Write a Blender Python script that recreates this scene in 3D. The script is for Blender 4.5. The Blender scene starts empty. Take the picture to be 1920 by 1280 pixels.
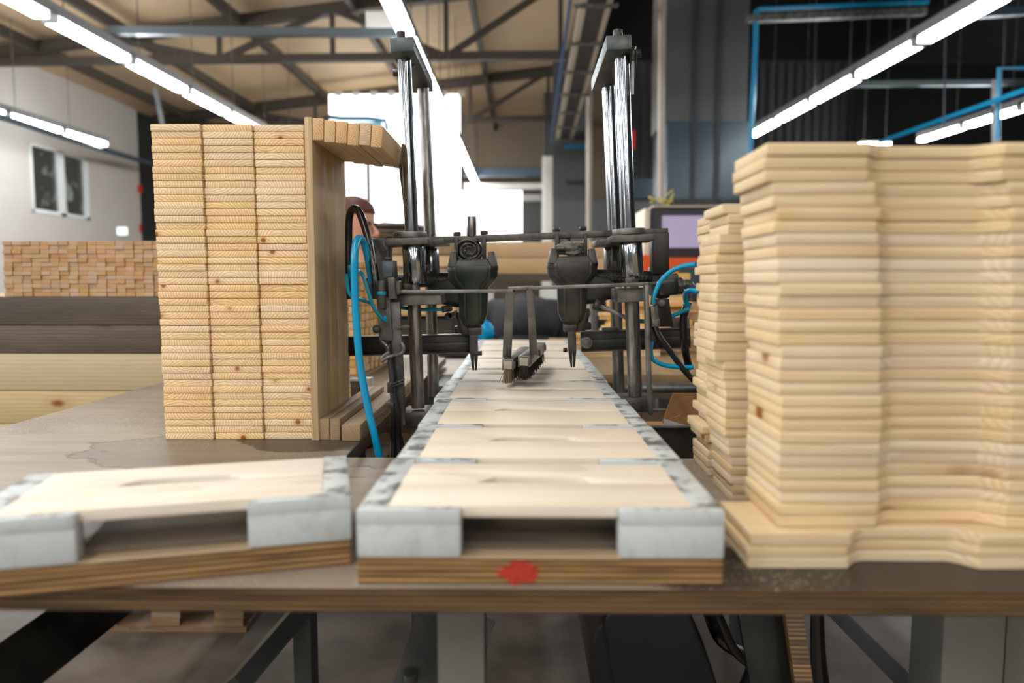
import bpy, bmesh, math, random
from mathutils import Vector, Matrix, Euler

# ---------------------------------------------------------------- camera
F_PX = 1330.0                       # focal length in pixels of the 1920 px wide frame
CAM = Vector((0.0, 0.0, 1.20))
TILT = math.atan(110.0 / F_PX)
YAW = math.atan(18.0 / F_PX)
scene = bpy.context.scene
cd = bpy.data.cameras.new('camera')
cam = bpy.data.objects.new('camera', cd)
scene.collection.objects.link(cam)
cam.location = CAM
cam.rotation_euler = (math.pi / 2 - TILT, 0, YAW)
cd.sensor_width = 36.0
cd.lens = F_PX / 1920.0 * 36.0
cd.clip_start = 0.05
cd.clip_end = 120
cd.dof.use_dof = True
cd.dof.focus_distance = 1.42
cd.dof.aperture_fstop = 2.4
cd.dof.aperture_blades = 9
scene.camera = cam

# ---------------------------------------------------------------- light
world = bpy.data.worlds.new('world')
scene.world = world
world.use_nodes = True
bg = world.node_tree.nodes['Background']
bg.inputs['Color'].default_value = (1.0, 0.95, 0.88, 1)
bg.inputs['Strength'].default_value = 0.26
scene.view_settings.view_transform = 'Standard'
scene.view_settings.look = 'None'
scene.view_settings.gamma = 1.0
scene.view_settings.use_curve_mapping = False
scene.view_settings.exposure = -0.72
TUBE_STRENGTH = 62.0
DAY_STRENGTH = 5.0


def lamp(name, loc, sx, sy, watts, col=(1, 0.96, 0.9), rot=(0, 0, 0)):
    l = bpy.data.lights.new(name, 'AREA')
    l.shape = 'RECTANGLE'
    l.size = sx
    l.size_y = sy
    l.energy = watts
    l.color = col
    o = bpy.data.objects.new(name, l)
    o.location = loc
    o.rotation_euler = rot
    scene.collection.objects.link(o)
    return o


# fluorescent rows of the same hall that hang behind and above the camera
for (x, y, w) in ((-1.05, 2.6, 62), (-1.05, 0.2, 80), (-1.05, -2.4, 120), (3.7, 1.0, 60), (3.7, -2.4, 90),
                  (-4.1, 1.2, 90), (-4.1, -2.4, 120), (1.2, -3.2, 120)):
    lamp('ceiling_lamp', (x, y, 3.5), 0.16, 2.2, w * .8)
for x in (-4.1, -1.05, 1.9, 4.6):
    lamp('ceiling_lamp', (x, -9.0, 3.4), 0.16, 8.0, 330)
# daylight from the windows of the side wall that lie outside the frame
for y in (-6.0, -1.0, 4.0, 8.0):
    lamp('window_daylight', (-8.38, y, 3.0), 1.2, 1.7, 260, (.9, .95, 1.0), (0, -math.pi / 2, 0))

EX, EY, EZ = Vector((1, 0, 0)), Vector((0, 1, 0)), Vector((0, 0, 1))
_F = Vector((-math.sin(YAW) * math.cos(TILT), math.cos(YAW) * math.cos(TILT), -math.sin(TILT)))
_R = Vector((math.cos(YAW), math.sin(YAW), 0))
_U = _R.cross(_F)


def at(px, py, Y):
    """real point at forward distance Y seen at a spot of the photograph"""
    d = _F * F_PX + _R * (px - 960) - _U * (py - 640)
    return CAM + d * (Y / d.y)


def onz(px, py, z):
    d = _F * F_PX + _R * (px - 960) - _U * (py - 640)
    return CAM + d * ((z - CAM.z) / d.z)


def S(px, Y):
    return px * Y / F_PX


# ---------------------------------------------------------------- scene helpers
COL = scene.collection


def tag(o, label=None, cat=None, group=None, kind=None):
    if label:
        o['label'] = label
    if cat:
        o['category'] = cat
    if group:
        o['group'] = group
    if kind:
        o['kind'] = kind
    return o


def thing(name, loc, label, cat, group=None):
    o = bpy.data.objects.new(name, None)
    o.empty_display_size = 0.05
    o.location = loc
    COL.objects.link(o)
    return tag(o, label, cat, group)


def copy_tree(o, parent=None):
    c = o.copy()
    COL.objects.link(c)
    if parent:
        c.parent = parent
    for ch in list(o.children):
        copy_tree(ch, c)
    return c


class B:
    """collects shapes for ONE mesh"""

    def __init__(self):
        self.bm = bmesh.new()

    def _hexa(self, pts):
        v = [self.bm.verts.new(p) for p in pts]
        for f in ((0, 3, 2, 1), (4, 5, 6, 7), (0, 1, 5, 4), (1, 2, 6, 5), (2, 3, 7, 6), (3, 0, 4, 7)):
            self.bm.faces.new([v[i] for i in f])

    def box(self, c, s, R=None):
        c = Vector(c)
        h = [x / 2 for x in s]
        pts = []
        for z in (-1, 1):
            for (x, y) in ((-1, -1), (1, -1), (1, 1), (-1, 1)):
                p = Vector((x * h[0], y * h[1], z * h[2]))
                if R is not None:
                    p = R @ p
                pts.append(c + p)
        self._hexa(pts)
        return self

    def bar(self, p0, p1, s1, s2, ref=EY, s1b=None, s2b=None):
        p0, p1 = Vector(p0), Vector(p1)
        d = (p1 - p0).normalized()
        a = (ref - d * ref.dot(d)).normalized()
        b = d.cross(a)
        s1b = s1 if s1b is None else s1b
        s2b = s2 if s2b is None else s2b
        pts = []
        for (p, u, w) in ((p0, s1, s2), (p1, s1b, s2b)):
            for (x, y) in ((-1, -1), (1, -1), (1, 1), (-1, 1)):
                pts.append(p + a * (x * u / 2) + b * (y * w / 2))
        self._hexa(pts)
        return self

    def cyl(self, p0, p1, r0, r1=None, seg=20, cap=True):
        p0, p1 = Vector(p0), Vector(p1)
        r1 = r0 if r1 is None else r1
        d = (p1 - p0).normalized()
        ref = EX if abs(d.x) < 0.9 else EY
        a = (ref - d * ref.dot(d)).normalized()
        b = d.cross(a)
        rings = []
        for (p, r) in ((p0, r0), (p1, r1)):
            rings.append([self.bm.verts.new(p + a * (r * math.cos(t)) + b * (r * math.sin(t)))
                          for t in [2 * math.pi * i / seg for i in range(seg)]])
        for i in range(seg):
            j = (i + 1) % seg
            self.bm.faces.new((rings[0][i], rings[0][j], rings[1][j], rings[1][i]))
        if cap:
            self.bm.faces.new(rings[0][::-1])
            self.bm.faces.new(rings[1])
        return self

    def tube(self, pts, r, seg=10, sub=6, smooth=True, radii=None):
        pts = [Vector(p) for p in pts]
        rr = radii or [r] * len(pts)
        if smooth and len(pts) > 2:
            out, ro = [], []
            P = [pts[0] * 2 - pts[1]] + pts + [pts[-1] * 2 - pts[-2]]
            for i in range(1, len(P) - 2):
                for k in range(sub):
                    t = k / sub
                    a, b, c, d = P[i - 1], P[i], P[i + 1], P[i + 2]
                    out.append(0.5 * ((2 * b) + (c - a) * t + (2 * a - 5 * b + 4 * c - d) * t * t + (3 * b - a - 3 * c + d) * t ** 3))
                    ro.append(rr[i - 1] * (1 - t) + rr[i] * t)
            out.append(pts[-1])
            ro.append(rr[-1])
            pts, rr = out, ro
        prev = None
        rings = []
        for i, p in enumerate(pts):
            d = (pts[min(i + 1, len(pts) - 1)] - pts[max(i - 1, 0)]).normalized()
            if prev is None:
                ref = EY if abs(d.y) < 0.8 else EX
                a = (ref - d * ref.dot(d)).normalized()
            else:
                a = (prev - d * prev.dot(d)).normalized()
            prev = a
            b = d.cross(a)
            rings.append([self.bm.verts.new(p + a * (rr[i] * math.cos(t)) + b * (rr[i] * math.sin(t)))
                          for t in [2 * math.pi * q / seg for q in range(seg)]])
        for k in range(len(rings) - 1):
            for i in range(seg):
                j = (i + 1) % seg
                self.bm.faces.new((rings[k][i], rings[k][j], rings[k + 1][j], rings[k + 1][i]))
        self.bm.faces.new(rings[0][::-1])
        self.bm.faces.new(rings[-1])
        return self

    def rings(self, ringlist):
        rv = [[self.bm.verts.new(p) for p in r] for r in ringlist]
        n = len(rv[0])
        for k in range(len(rv) - 1):
            for i in range(n):
                j = (i + 1) % n
                self.bm.faces.new((rv[k][i], rv[k][j], rv[k + 1][j], rv[k + 1][i]))
        self.bm.faces.new(rv[0][::-1])
        self.bm.faces.new(rv[-1])
        return self

    def prism(self, poly, e0, e1, fn):
        """poly: 2-D outline; fn(u, v, w) -> point; extruded from w=e0 to w=e1"""
        a = [self.bm.verts.new(fn(u, v, e0)) for u, v in poly]
        b = [self.bm.verts.new(fn(u, v, e1)) for u, v in poly]
        n = len(poly)
        self.bm.faces.new(a[::-1])
        self.bm.faces.new(b)
        for i in range(n):
            j = (i + 1) % n
            self.bm.faces.new((a[i], a[j], b[j], b[i]))
        return self

    def ball(self, c, r, sc=(1, 1, 1), seg=16, ring=10, wob=0, seed=0):
        rnd = random.Random(seed)
        m = Matrix.Translation(Vector(c)) @ Matrix.Diagonal((r * sc[0], r * sc[1], r * sc[2], 1))
        g = bmesh.ops.create_uvsphere(self.bm, u_segments=seg, v_segments=ring, radius=1, matrix=m)
        if wob:
            for v in g['verts']:
                v.co += Vector((rnd.uniform(-1, 1), rnd.uniform(-1, 1), rnd.uniform(-1, 1))) * wob
        return self

    def build(self, name, mat, parent=None, bevel=0.0, seg=2, angle=35, flat=False):
        bmesh.ops.recalc_face_normals(self.bm, faces=self.bm.faces)
        if bevel:
            ed = [e for e in self.bm.edges if len(e.link_faces) == 2 and e.calc_face_angle(0) > math.radians(30)]
            bmesh.ops.bevel(self.bm, geom=ed, offset=bevel, segments=seg, affect='EDGES', clamp_overlap=True, profile=0.5)
        if parent is not None:
            loc = Vector((0, 0, 0))
            q = parent
            while q is not None:
                loc += q.location
                q = q.parent
            for v in self.bm.verts:
                v.co -= loc
        me = bpy.data.meshes.new(name)
        self.bm.to_mesh(me)
        self.bm.free()
        if not flat:
            for p in me.polygons:
                p.use_smooth = True
            me.set_sharp_from_angle(angle=math.radians(angle))
        for m in (mat if isinstance(mat, (list, tuple)) else [mat]):
            me.materials.append(m)
        o = bpy.data.objects.new(name, me)
        COL.objects.link(o)
        if parent is not None:
            o.parent = parent
        return o


def recentre(o):
    """move a one-mesh thing's origin to the middle of its base"""
    vs = [v.co for v in o.data.vertices]
    c = Vector(((min(v.x for v in vs) + max(v.x for v in vs)) / 2, (min(v.y for v in vs) + max(v.y for v in vs)) / 2, min(v.z for v in vs)))
    for v in o.data.vertices:
        v.co -= c
    o.location = c
    return o


ones = ['', 'first', 'second', 'third', 'fourth', 'fifth', 'sixth', 'seventh', 'eighth', 'ninth', 'tenth', 'eleventh', 'twelfth', 'thirteenth',
        'fourteenth', 'fifteenth', 'sixteenth', 'seventeenth', 'eighteenth', 'nineteenth']
tens = {20: 'twentieth', 30: 'thirtieth', 40: 'fortieth'}
tp = {20: 'twenty', 30: 'thirty', 40: 'forty'}


def nth(n):
    if n < 20:
        return ones[n]
    if n % 10 == 0:
        return tens[n]
    return tp[n // 10 * 10] + '-' + ones[n % 10]


ordn = [nth(i) for i in range(1, 30)]

# ---------------------------------------------------------------- materials
def nmat(name):
    m = bpy.data.materials.new(name)
    m.use_nodes = True
    nt = m.node_tree
    b = nt.nodes['Principled BSDF']
    return m, nt, b


def N(nt, typ, **kw):
    n = nt.nodes.new(typ)
    for k, v in kw.items():
        if k.startswith('i_'):
            n.inputs[k[2:].replace('_', ' ')].default_value = v
        else:
            setattr(n, k, v)
    return n


def L(nt, a, b):
    nt.links.new(a, b)


def math_n(nt, op, a, b=None, c=None, clamp=False):
    n = nt.nodes.new('ShaderNodeMath')
    n.operation = op
    n.use_clamp = clamp
    for i, x in enumerate((a, b, c)):
        if x is None:
            continue
        if isinstance(x, (int, float)):
            n.inputs[i].default_value = x
        else:
            nt.links.new(x, n.inputs[i])
    return n.outputs[0]


def mixc(nt, fac, a, b, mode='MIX'):
    n = nt.nodes.new('ShaderNodeMix')
    n.data_type = 'RGBA'
    n.blend_type = mode
    for s, x in ((n.inputs[0], fac), (n.inputs[6], a), (n.inputs[7], b)):
        if isinstance(x, (int, float)):
            s.default_value = x
        elif isinstance(x, tuple):
            s.default_value = (*x[:3], 1)
        else:
            nt.links.new(x, s)
    return n.outputs[2]


def ramp(nt, x, lo, hi, a=0.0, b=1.0):
    n = nt.nodes.new('ShaderNodeMapRange')
    nt.links.new(x, n.inputs[0])
    n.inputs[1].default_value = lo
    n.inputs[2].default_value = hi
    n.inputs[3].default_value = a
    n.inputs[4].default_value = b
    n.clamp = True
    return n.outputs[0]


def srgb(r, g, b):
    f = lambda c: (c / 255 / 12.92) if c <= 10 else ((c / 255 + 0.055) / 1.055) ** 2.4
    return (f(r), f(g), f(b))


def plain(name, col, rough=0.5, metal=0.0, noise=0.0, nscale=30, bump=0.0, col2=None, spec=0.5, stretch=None, coat=0):
    m, nt, b = nmat(name)
    b.inputs['Roughness'].default_value = rough
    b.inputs['Metallic'].default_value = metal
    b.inputs['Specular IOR Level'].default_value = spec
    b.inputs['Coat Weight'].default_value = coat
    b.inputs['Base Color'].default_value = (*col, 1)
    if noise or bump or col2:
        tc = N(nt, 'ShaderNodeTexCoord')
        mp = N(nt, 'ShaderNodeMapping')
        if stretch:
            mp.inputs['Scale'].default_value = stretch
        L(nt, tc.outputs['Object'], mp.inputs[0])
        no = N(nt, 'ShaderNodeTexNoise', i_Scale=nscale, i_Detail=5.0, i_Roughness=0.6)
        L(nt, mp.outputs[0], no.inputs['Vector'])
        if col2 is None:
            col2 = tuple(c * (1 - noise) for c in col)
        f = ramp(nt, no.outputs[0], 0.35, 0.68)
        L(nt, mixc(nt, f, col, col2), b.inputs['Base Color'])
        if bump:
            bp = N(nt, 'ShaderNodeBump', i_Strength=bump, i_Distance=0.002)
            L(nt, no.outputs[0], bp.inputs['Height'])
            L(nt, bp.outputs[0], b.inputs['Normal'])
    return m


def glow(name, col, strength):
    m, nt, b = nmat(name)
    b.inputs['Base Color'].default_value = (0.05, 0.05, 0.05, 1)
    b.inputs['Emission Color'].default_value = (*col, 1)
    b.inputs['Emission Strength'].default_value = strength
    return m


def wood(name, light, dark, axis='Y', ring=95.0, contrast=0.55, knots=0.05, knotcol=(0.25, 0.09, 0.02), tint=0.12,
         rough=0.55, pith=0.05, fibre=0.25, knotscale=14.0, dirt=0.0, dirtcol=(0.05, 0.045, 0.04), warm=None):
    """pine: growth rings round the grain axis, so ends show arcs and long faces show lines; differs from board to board"""
    m, nt, b = nmat(name)
    tc = N(nt, 'ShaderNodeTexCoord')
    oi = N(nt, 'ShaderNodeObjectInfo')
    wn = N(nt, 'ShaderNodeTexWhiteNoise', noise_dimensions='1D')
    L(nt, math_n(nt, 'MULTIPLY', oi.outputs['Random'], 917.3), wn.inputs['W'])
    off = N(nt, 'ShaderNodeVectorMath', operation='SUBTRACT')
    L(nt, wn.outputs['Color'], off.inputs[0])
    off.inputs[1].default_value = (0.5, 0.5, 0.5)
    sc = N(nt, 'ShaderNodeVectorMath', operation='MULTIPLY')
    L(nt, off.outputs[0], sc.inputs[0])
    sv = [2 * pith, 2 * pith, 2 * pith]
    sv['XYZ'.index(axis)] = 3.0
    sc.inputs[1].default_value = sv
    ad = N(nt, 'ShaderNodeVectorMath', operation='ADD')
    L(nt, tc.outputs['Object'], ad.inputs[0])
    L(nt, sc.outputs[0], ad.inputs[1])
    # bend the grain a little along its length
    mp = N(nt, 'ShaderNodeMapping')
    st = [1.0, 1.0, 1.0]
    st['XYZ'.index(axis)] = 0.16
    mp.inputs['Scale'].default_value = st
    L(nt, ad.outputs[0], mp.inputs[0])
    n1 = N(nt, 'ShaderNodeTexNoise', i_Scale=16.0, i_Detail=2.0)
    L(nt, mp.outputs[0], n1.inputs['Vector'])
    w1 = N(nt, 'ShaderNodeVectorMath', operation='MULTIPLY_ADD')
    L(nt, n1.outputs['Color'], w1.inputs[0])
    w1.inputs[1].default_value = (0.016, 0.016, 0.016)
    L(nt, ad.outputs[0], w1.inputs[2])
    wv = N(nt, 'ShaderNodeTexWave', wave_type='RINGS', rings_direction=axis, wave_profile='SAW')
    wv.inputs['Scale'].default_value = ring
    wv.inputs['Distortion'].default_value = 0.6
    wv.inputs['Detail'].default_value = 1.0
    wv.inputs['Detail Scale'].default_value = 0.3
    L(nt, w1.outputs[0], wv.inputs['Vector'])
    rg = ramp(nt, wv.outputs['Fac'], 0.35, 1.0)
    rg = math_n(nt, 'MULTIPLY', rg, contrast)
    colr = mixc(nt, rg, light, dark)
    # fibres
    mp2 = N(nt, 'ShaderNodeMapping')
    st2 = [1.0, 1.0, 1.0]
    st2['XYZ'.index(axis)] = 0.04
    mp2.inputs['Scale'].default_value = st2
    L(nt, ad.outputs[0], mp2.inputs[0])
    n2 = N(nt, 'ShaderNodeTexNoise', i_Scale=260.0, i_Detail=3.0)
    L(nt, mp2.outputs[0], n2.inputs['Vector'])
    n3 = N(nt, 'ShaderNodeTexNoise', i_Scale=22.0, i_Detail=3.0)
    L(nt, mp.outputs[0], n3.inputs['Vector'])
    colr = mixc(nt, math_n(nt, 'MULTIPLY', ramp(nt, n2.outputs[0], 0.4, 0.7), fibre), colr, dark)
    colr = mixc(nt, math_n(nt, 'MULTIPLY', ramp(nt, n3.outputs[0], 0.5, 0.72), 0.35), colr, tuple(0.5 * a + 0.5 * c for a, c in zip(light, dark)))
    if knots:
        mp3 = N(nt, 'ShaderNodeMapping')
        st3 = [1.0, 1.0, 1.0]
        st3['XYZ'.index(axis)] = 0.5
        mp3.inputs['Scale'].default_value = st3
        L(nt, ad.outputs[0], mp3.inputs[0])
        vo = N(nt, 'ShaderNodeTexVoronoi', i_Scale=knotscale)
        L(nt, mp3.outputs[0], vo.inputs['Vector'])
        kf = ramp(nt, vo.outputs['Distance'], knots * 0.55, knots, 1.0, 0.0)
        k2 = math_n(nt, 'MULTIPLY', ramp(nt, vo.outputs['Distance'], knots, knots * 2.2, 1.0, 0.0), 0.35)
        colr = mixc(nt, k2, colr, dark)
        colr = mixc(nt, kf, colr, knotcol)
    hsv = N(nt, 'ShaderNodeHueSaturation')
    sep = N(nt, 'ShaderNodeSeparateColor')
    L(nt, wn.outputs['Color'], sep.inputs[0])
    L(nt, ramp(nt, sep.outputs[0], 0, 1, 1 - tint, 1 + tint), hsv.inputs['Value'])
    L(nt, ramp(nt, sep.outputs[1], 0, 1, 0.9 - tint, 1.1 + tint), hsv.inputs['Saturation'])
    L(nt, ramp(nt, sep.outputs[2], 0, 1, 0.5 - tint * 0.06, 0.5 + tint * 0.04), hsv.inputs['Hue'])
    L(nt, colr, hsv.inputs['Color'])
    colr = hsv.outputs[0]
    if dirt:
        n4 = N(nt, 'ShaderNodeTexNoise', i_Scale=9.0, i_Detail=6.0, i_Roughness=0.65)
        L(nt, mp.outputs[0], n4.inputs['Vector'])
        colr = mixc(nt, math_n(nt, 'MULTIPLY', ramp(nt, n4.outputs[0], 0.42, 0.72), dirt), colr, dirtcol)
    L(nt, colr, b.inputs['Base Color'])
    b.inputs['Roughness'].default_value = rough
    b.inputs['Specular IOR Level'].default_value = 0.3
    bp = N(nt, 'ShaderNodeBump', i_Strength=0.15, i_Distance=0.0006)
    L(nt, n2.outputs[0], bp.inputs['Height'])
    L(nt, bp.outputs[0], b.inputs['Normal'])
    return m


def plywood(name, face, edge_a, edge_b, zper, stain=False):
    """flat sheet: face veneer above, stacked plies on the edges"""
    m, nt, b = nmat(name)
    tc = N(nt, 'ShaderNodeTexCoord')
    ge = N(nt, 'ShaderNodeNewGeometry')
    sn = N(nt, 'ShaderNodeSeparateXYZ')
    L(nt, ge.outputs['Normal'], sn.inputs[0])
    up = ramp(nt, math_n(nt, 'ABSOLUTE', sn.outputs[2]), 0.6, 0.8)
    sp = N(nt, 'ShaderNodeSeparateXYZ')
    L(nt, tc.outputs['Object'], sp.inputs[0])
    n0 = N(nt, 'ShaderNodeTexNoise', i_Scale=6.0, i_Detail=3.0)
    mp0 = N(nt, 'ShaderNodeMapping')
    mp0.inputs['Scale'].default_value = (1, 1, 25)
    L(nt, tc.outputs['Object'], mp0.inputs[0])
    L(nt, mp0.outputs[0], n0.inputs['Vector'])
    zz = math_n(nt, 'MULTIPLY', sp.outputs[2], 2 * math.pi / zper)
    sn2 = math_n(nt, 'SINE', zz)
    e = mixc(nt, ramp(nt, sn2, -0.35, 0.35), edge_a, edge_b)
    e = mixc(nt, ramp(nt, n0.outputs[0], 0.4, 0.75), e, tuple(c * 0.35 for c in edge_b))
    mp = N(nt, 'ShaderNodeMapping')
    mp.inputs['Scale'].default_value = (1.0, 7.0, 1.0)
    L(nt, tc.outputs['Object'], mp.inputs[0])
    n1 = N(nt, 'ShaderNodeTexNoise', i_Scale=5.0, i_Detail=7.0, i_Roughness=0.62)
    L(nt, mp.outputs[0], n1.inputs['Vector'])
    n2 = N(nt, 'ShaderNodeTexNoise', i_Scale=3.0, i_Detail=6.0, i_Roughness=0.6)
    L(nt, tc.outputs['Object'], n2.inputs['Vector'])
    top = mixc(nt, ramp(nt, n1.outputs[0], 0.35, 0.7), face, tuple(c * 0.72 for c in face))
    top = mixc(nt, math_n(nt, 'MULTIPLY', ramp(nt, n2.outputs[0], 0.50, 0.66), 0.6), top, tuple(c * 0.45 for c in face))
    rough = 0.42
    if stain:
        # old glue / water stains, each with a drawn-out brown rim
        def blob(cx, cy, rx, ry, w):
            dx = math_n(nt, 'DIVIDE', math_n(nt, 'SUBTRACT', sp.outputs[0], cx), rx)
            dy = math_n(nt, 'DIVIDE', math_n(nt, 'SUBTRACT', sp.outputs[1], cy), ry)
            d = math_n(nt, 'SQRT', math_n(nt, 'ADD', math_n(nt, 'MULTIPLY', dx, dx), math_n(nt, 'MULTIPLY', dy, dy)))
            n5 = N(nt, 'ShaderNodeTexNoise', i_Scale=14.0, i_Detail=4.0)
            L(nt, tc.outputs['Object'], n5.inputs['Vector'])
            return math_n(nt, 'ADD', d, math_n(nt, 'MULTIPLY', math_n(nt, 'SUBTRACT', n5.outputs[0], 0.5), w))
        d = blob(-0.42, 0.27, 0.34, 0.155, 0.8)
        top = mixc(nt, math_n(nt, 'MULTIPLY', ramp(nt, d, 0.98, 1.0, 1, 0), 0.55), top, srgb(100, 90, 76))
        rim = math_n(nt, 'MULTIPLY', ramp(nt, d, 0.97, 1.0), ramp(nt, d, 1.0, 1.03, 1, 0))
        top = mixc(nt, math_n(nt, 'MULTIPLY', rim, 0.8), top, srgb(75, 45, 35))
        d2 = blob(-0.36, 0.35, 0.17, 0.10, 0.7)
        top = mixc(nt, ramp(nt, d2, 0.97, 1.0, 1, 0), top, srgb(72, 62, 54))
        d3 = blob(-0.24, -0.02, 0.10, 0.11, 0.6)
        rim3 = math_n(nt, 'MULTIPLY', ramp(nt, d3, 0.97, 1.0), ramp(nt, d3, 1.0, 1.03, 1, 0))
        top = mixc(nt, math_n(nt, 'MULTIPLY', rim3, 0.8), top, srgb(90, 45, 35))
        d4 = blob(0.40, -0.25, 0.32, 0.07, 0.5)
        top = mixc(nt, ramp(nt, d4, 0.97, 1.03, 1, 0), top, srgb(55, 48, 42))
        dust = N(nt, 'ShaderNodeTexVoronoi', i_Scale=190.0)
        L(nt, tc.outputs['Object'], dust.inputs['Vector'])
        dm = math_n(nt, 'MULTIPLY', ramp(nt, dust.outputs['Distance'], 0.16, 0.24, 1, 0), ramp(nt, n2.outputs[0], 0.42, 0.6))
        top = mixc(nt, dm, top, srgb(205, 190, 165))
    L(nt, mixc(nt, up, e, top), b.inputs['Base Color'])
    b.inputs['Roughness'].default_value = rough
    b.inputs['Specular IOR Level'].default_value = 0.4
    return m


M = {}
M['pine_end'] = wood('pine_end', srgb(240, 214, 170), srgb(176, 128, 78), 'Y', ring=66, contrast=0.62, knots=0.10,
                     tint=0.05, pith=0.06, knotscale=16, knotcol=srgb(150, 85, 35))
M['pine_side'] = wood('pine_side', srgb(222, 202, 168), srgb(184, 148, 100), 'X', ring=50, contrast=0.45, knots=0.125,
                      tint=0.05, pith=0.06, knotscale=7.5, knotcol=srgb(140, 85, 40))
M['pine_pale'] = wood('pine_pale', srgb(228, 219, 204), srgb(200, 182, 156), 'X', ring=34, contrast=0.5, knots=0.04,
                      tint=0.05, pith=0.10, knotscale=6)
M['stick'] = wood('stick', srgb(216, 186, 146), srgb(150, 110, 72), 'Y', ring=80, contrast=0.6, knots=0.04, tint=0.05, pith=0.03)
M['upright'] = wood('upright', srgb(206, 176, 128), srgb(150, 112, 68), 'Z', ring=70, contrast=0.5, knots=0.09, tint=0.06,
                    knotscale=9, knotcol=srgb(95, 50, 28), dirt=0.35, dirtcol=srgb(70, 62, 55))
M['weather'] = wood('weather', srgb(168, 146, 118), srgb(104, 84, 64), 'Y', ring=90, contrast=0.5, knots=0.04, tint=0.1,
                    dirt=0.6, dirtcol=srgb(95, 85, 75))
M['old_beam'] = wood('old_beam', srgb(112, 98, 82), srgb(70, 60, 50), 'X', ring=30, contrast=0.6, knots=0.07, tint=0.05,
                     knotcol=srgb(25, 22, 20), knotscale=5, dirt=0.6, dirtcol=srgb(45, 42, 40))
M['new_beam'] = wood('new_beam', srgb(205, 185, 145), srgb(172, 145, 102), 'X', ring=22, contrast=0.5, knots=0.07, tint=0.05,
                     knotcol=srgb(140, 85, 45), knotscale=4)
M['far_end'] = wood('far_end', srgb(196, 162, 124), srgb(150, 112, 76), 'Y', ring=60, contrast=0.4, knots=0.03, tint=0.10)
M['far_side'] = wood('far_side', srgb(222, 190, 140), srgb(180, 138, 88), 'X', ring=60, contrast=0.4, knots=0.03, tint=0.16)
M['far_block'] = wood('far_block', srgb(226, 186, 128), srgb(170, 122, 70), 'X', ring=60, contrast=0.4, knots=0.03, tint=0.08)
M['tabletop'] = plywood('tabletop', srgb(150, 138, 122), srgb(122, 96, 62), srgb(64, 46, 28), 0.0052, stain=True)
M['jig_ply'] = plywood('jig_ply', srgb(176, 155, 125), srgb(176, 140, 92), srgb(104, 72, 40), 0.0058)
M['steel_dark'] = plain('steel_dark', srgb(54, 54, 55), 0.45, 0.5, col2=srgb(108, 104, 98), nscale=26, bump=0.15)
M['steel_grey'] = plain('steel_grey', srgb(138, 138, 136), 0.40, 0.6, col2=srgb(84, 82, 78), nscale=18, bump=0.1)
M['steel_blue'] = plain('steel_blue', srgb(52, 66, 72), 0.38, 0.4, col2=srgb(92, 98, 96), nscale=22, bump=0.2)
M['chrome'] = plain('chrome', srgb(185, 194, 202), 0.14, 1.0, col2=srgb(135, 138, 140), nscale=14, stretch=(6, 6, 0.6))
M['rod_old'] = plain('rod_old', srgb(160, 158, 154), 0.32, 0.9, col2=srgb(96, 92, 88), nscale=20, stretch=(5, 5, 0.8))
M['black_plastic'] = plain('black_plastic', srgb(30, 31, 31), 0.42, 0.0, col2=srgb(72, 70, 64), nscale=16, bump=0.2)
M['green_plastic'] = plain('green_plastic', srgb(20, 34, 28), 0.36, 0.0, col2=srgb(56, 60, 54), nscale=14, bump=0.2)
M['black_metal'] = plain('black_metal', srgb(26, 26, 26), 0.38, 0.3, col2=srgb(60, 57, 52), nscale=15)
M['table_steel'] = plain('table_steel', srgb(62, 65, 64), 0.5, 0.2, noise=0.3, nscale=12)
M['grey_paint'] = plain('grey_paint', srgb(118, 116, 108), 0.55, 0.0, noise=0.2, nscale=6)
M['blue_hose'] = plain('blue_hose', srgb(0, 150, 200), 0.22, 0.0, noise=0.15, nscale=10, coat=0.3)
M['teal_hose'] = plain('teal_hose', srgb(0, 128, 158), 0.28)
M['black_hose'] = plain('black_hose', srgb(24, 22, 22), 0.25, coat=0.3)
M['grey_hose'] = plain('grey_hose', srgb(110, 110, 108), 0.5)
M['rag'] = plain('rag', srgb(124, 124, 116), 0.95, noise=0.5, nscale=40, bump=0.6)
M['bristle'] = plain('bristle', srgb(120, 105, 85), 0.8, noise=0.4, nscale=60)
M['black_bristle'] = plain('black_bristle', srgb(40, 36, 33), 0.8, noise=0.4, nscale=60)
M['cardboard'] = plain('cardboard', srgb(178, 132, 84), 0.8, noise=0.1, nscale=20)
M['paper'] = plain('paper', srgb(205, 205, 212), 0.7)


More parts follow.
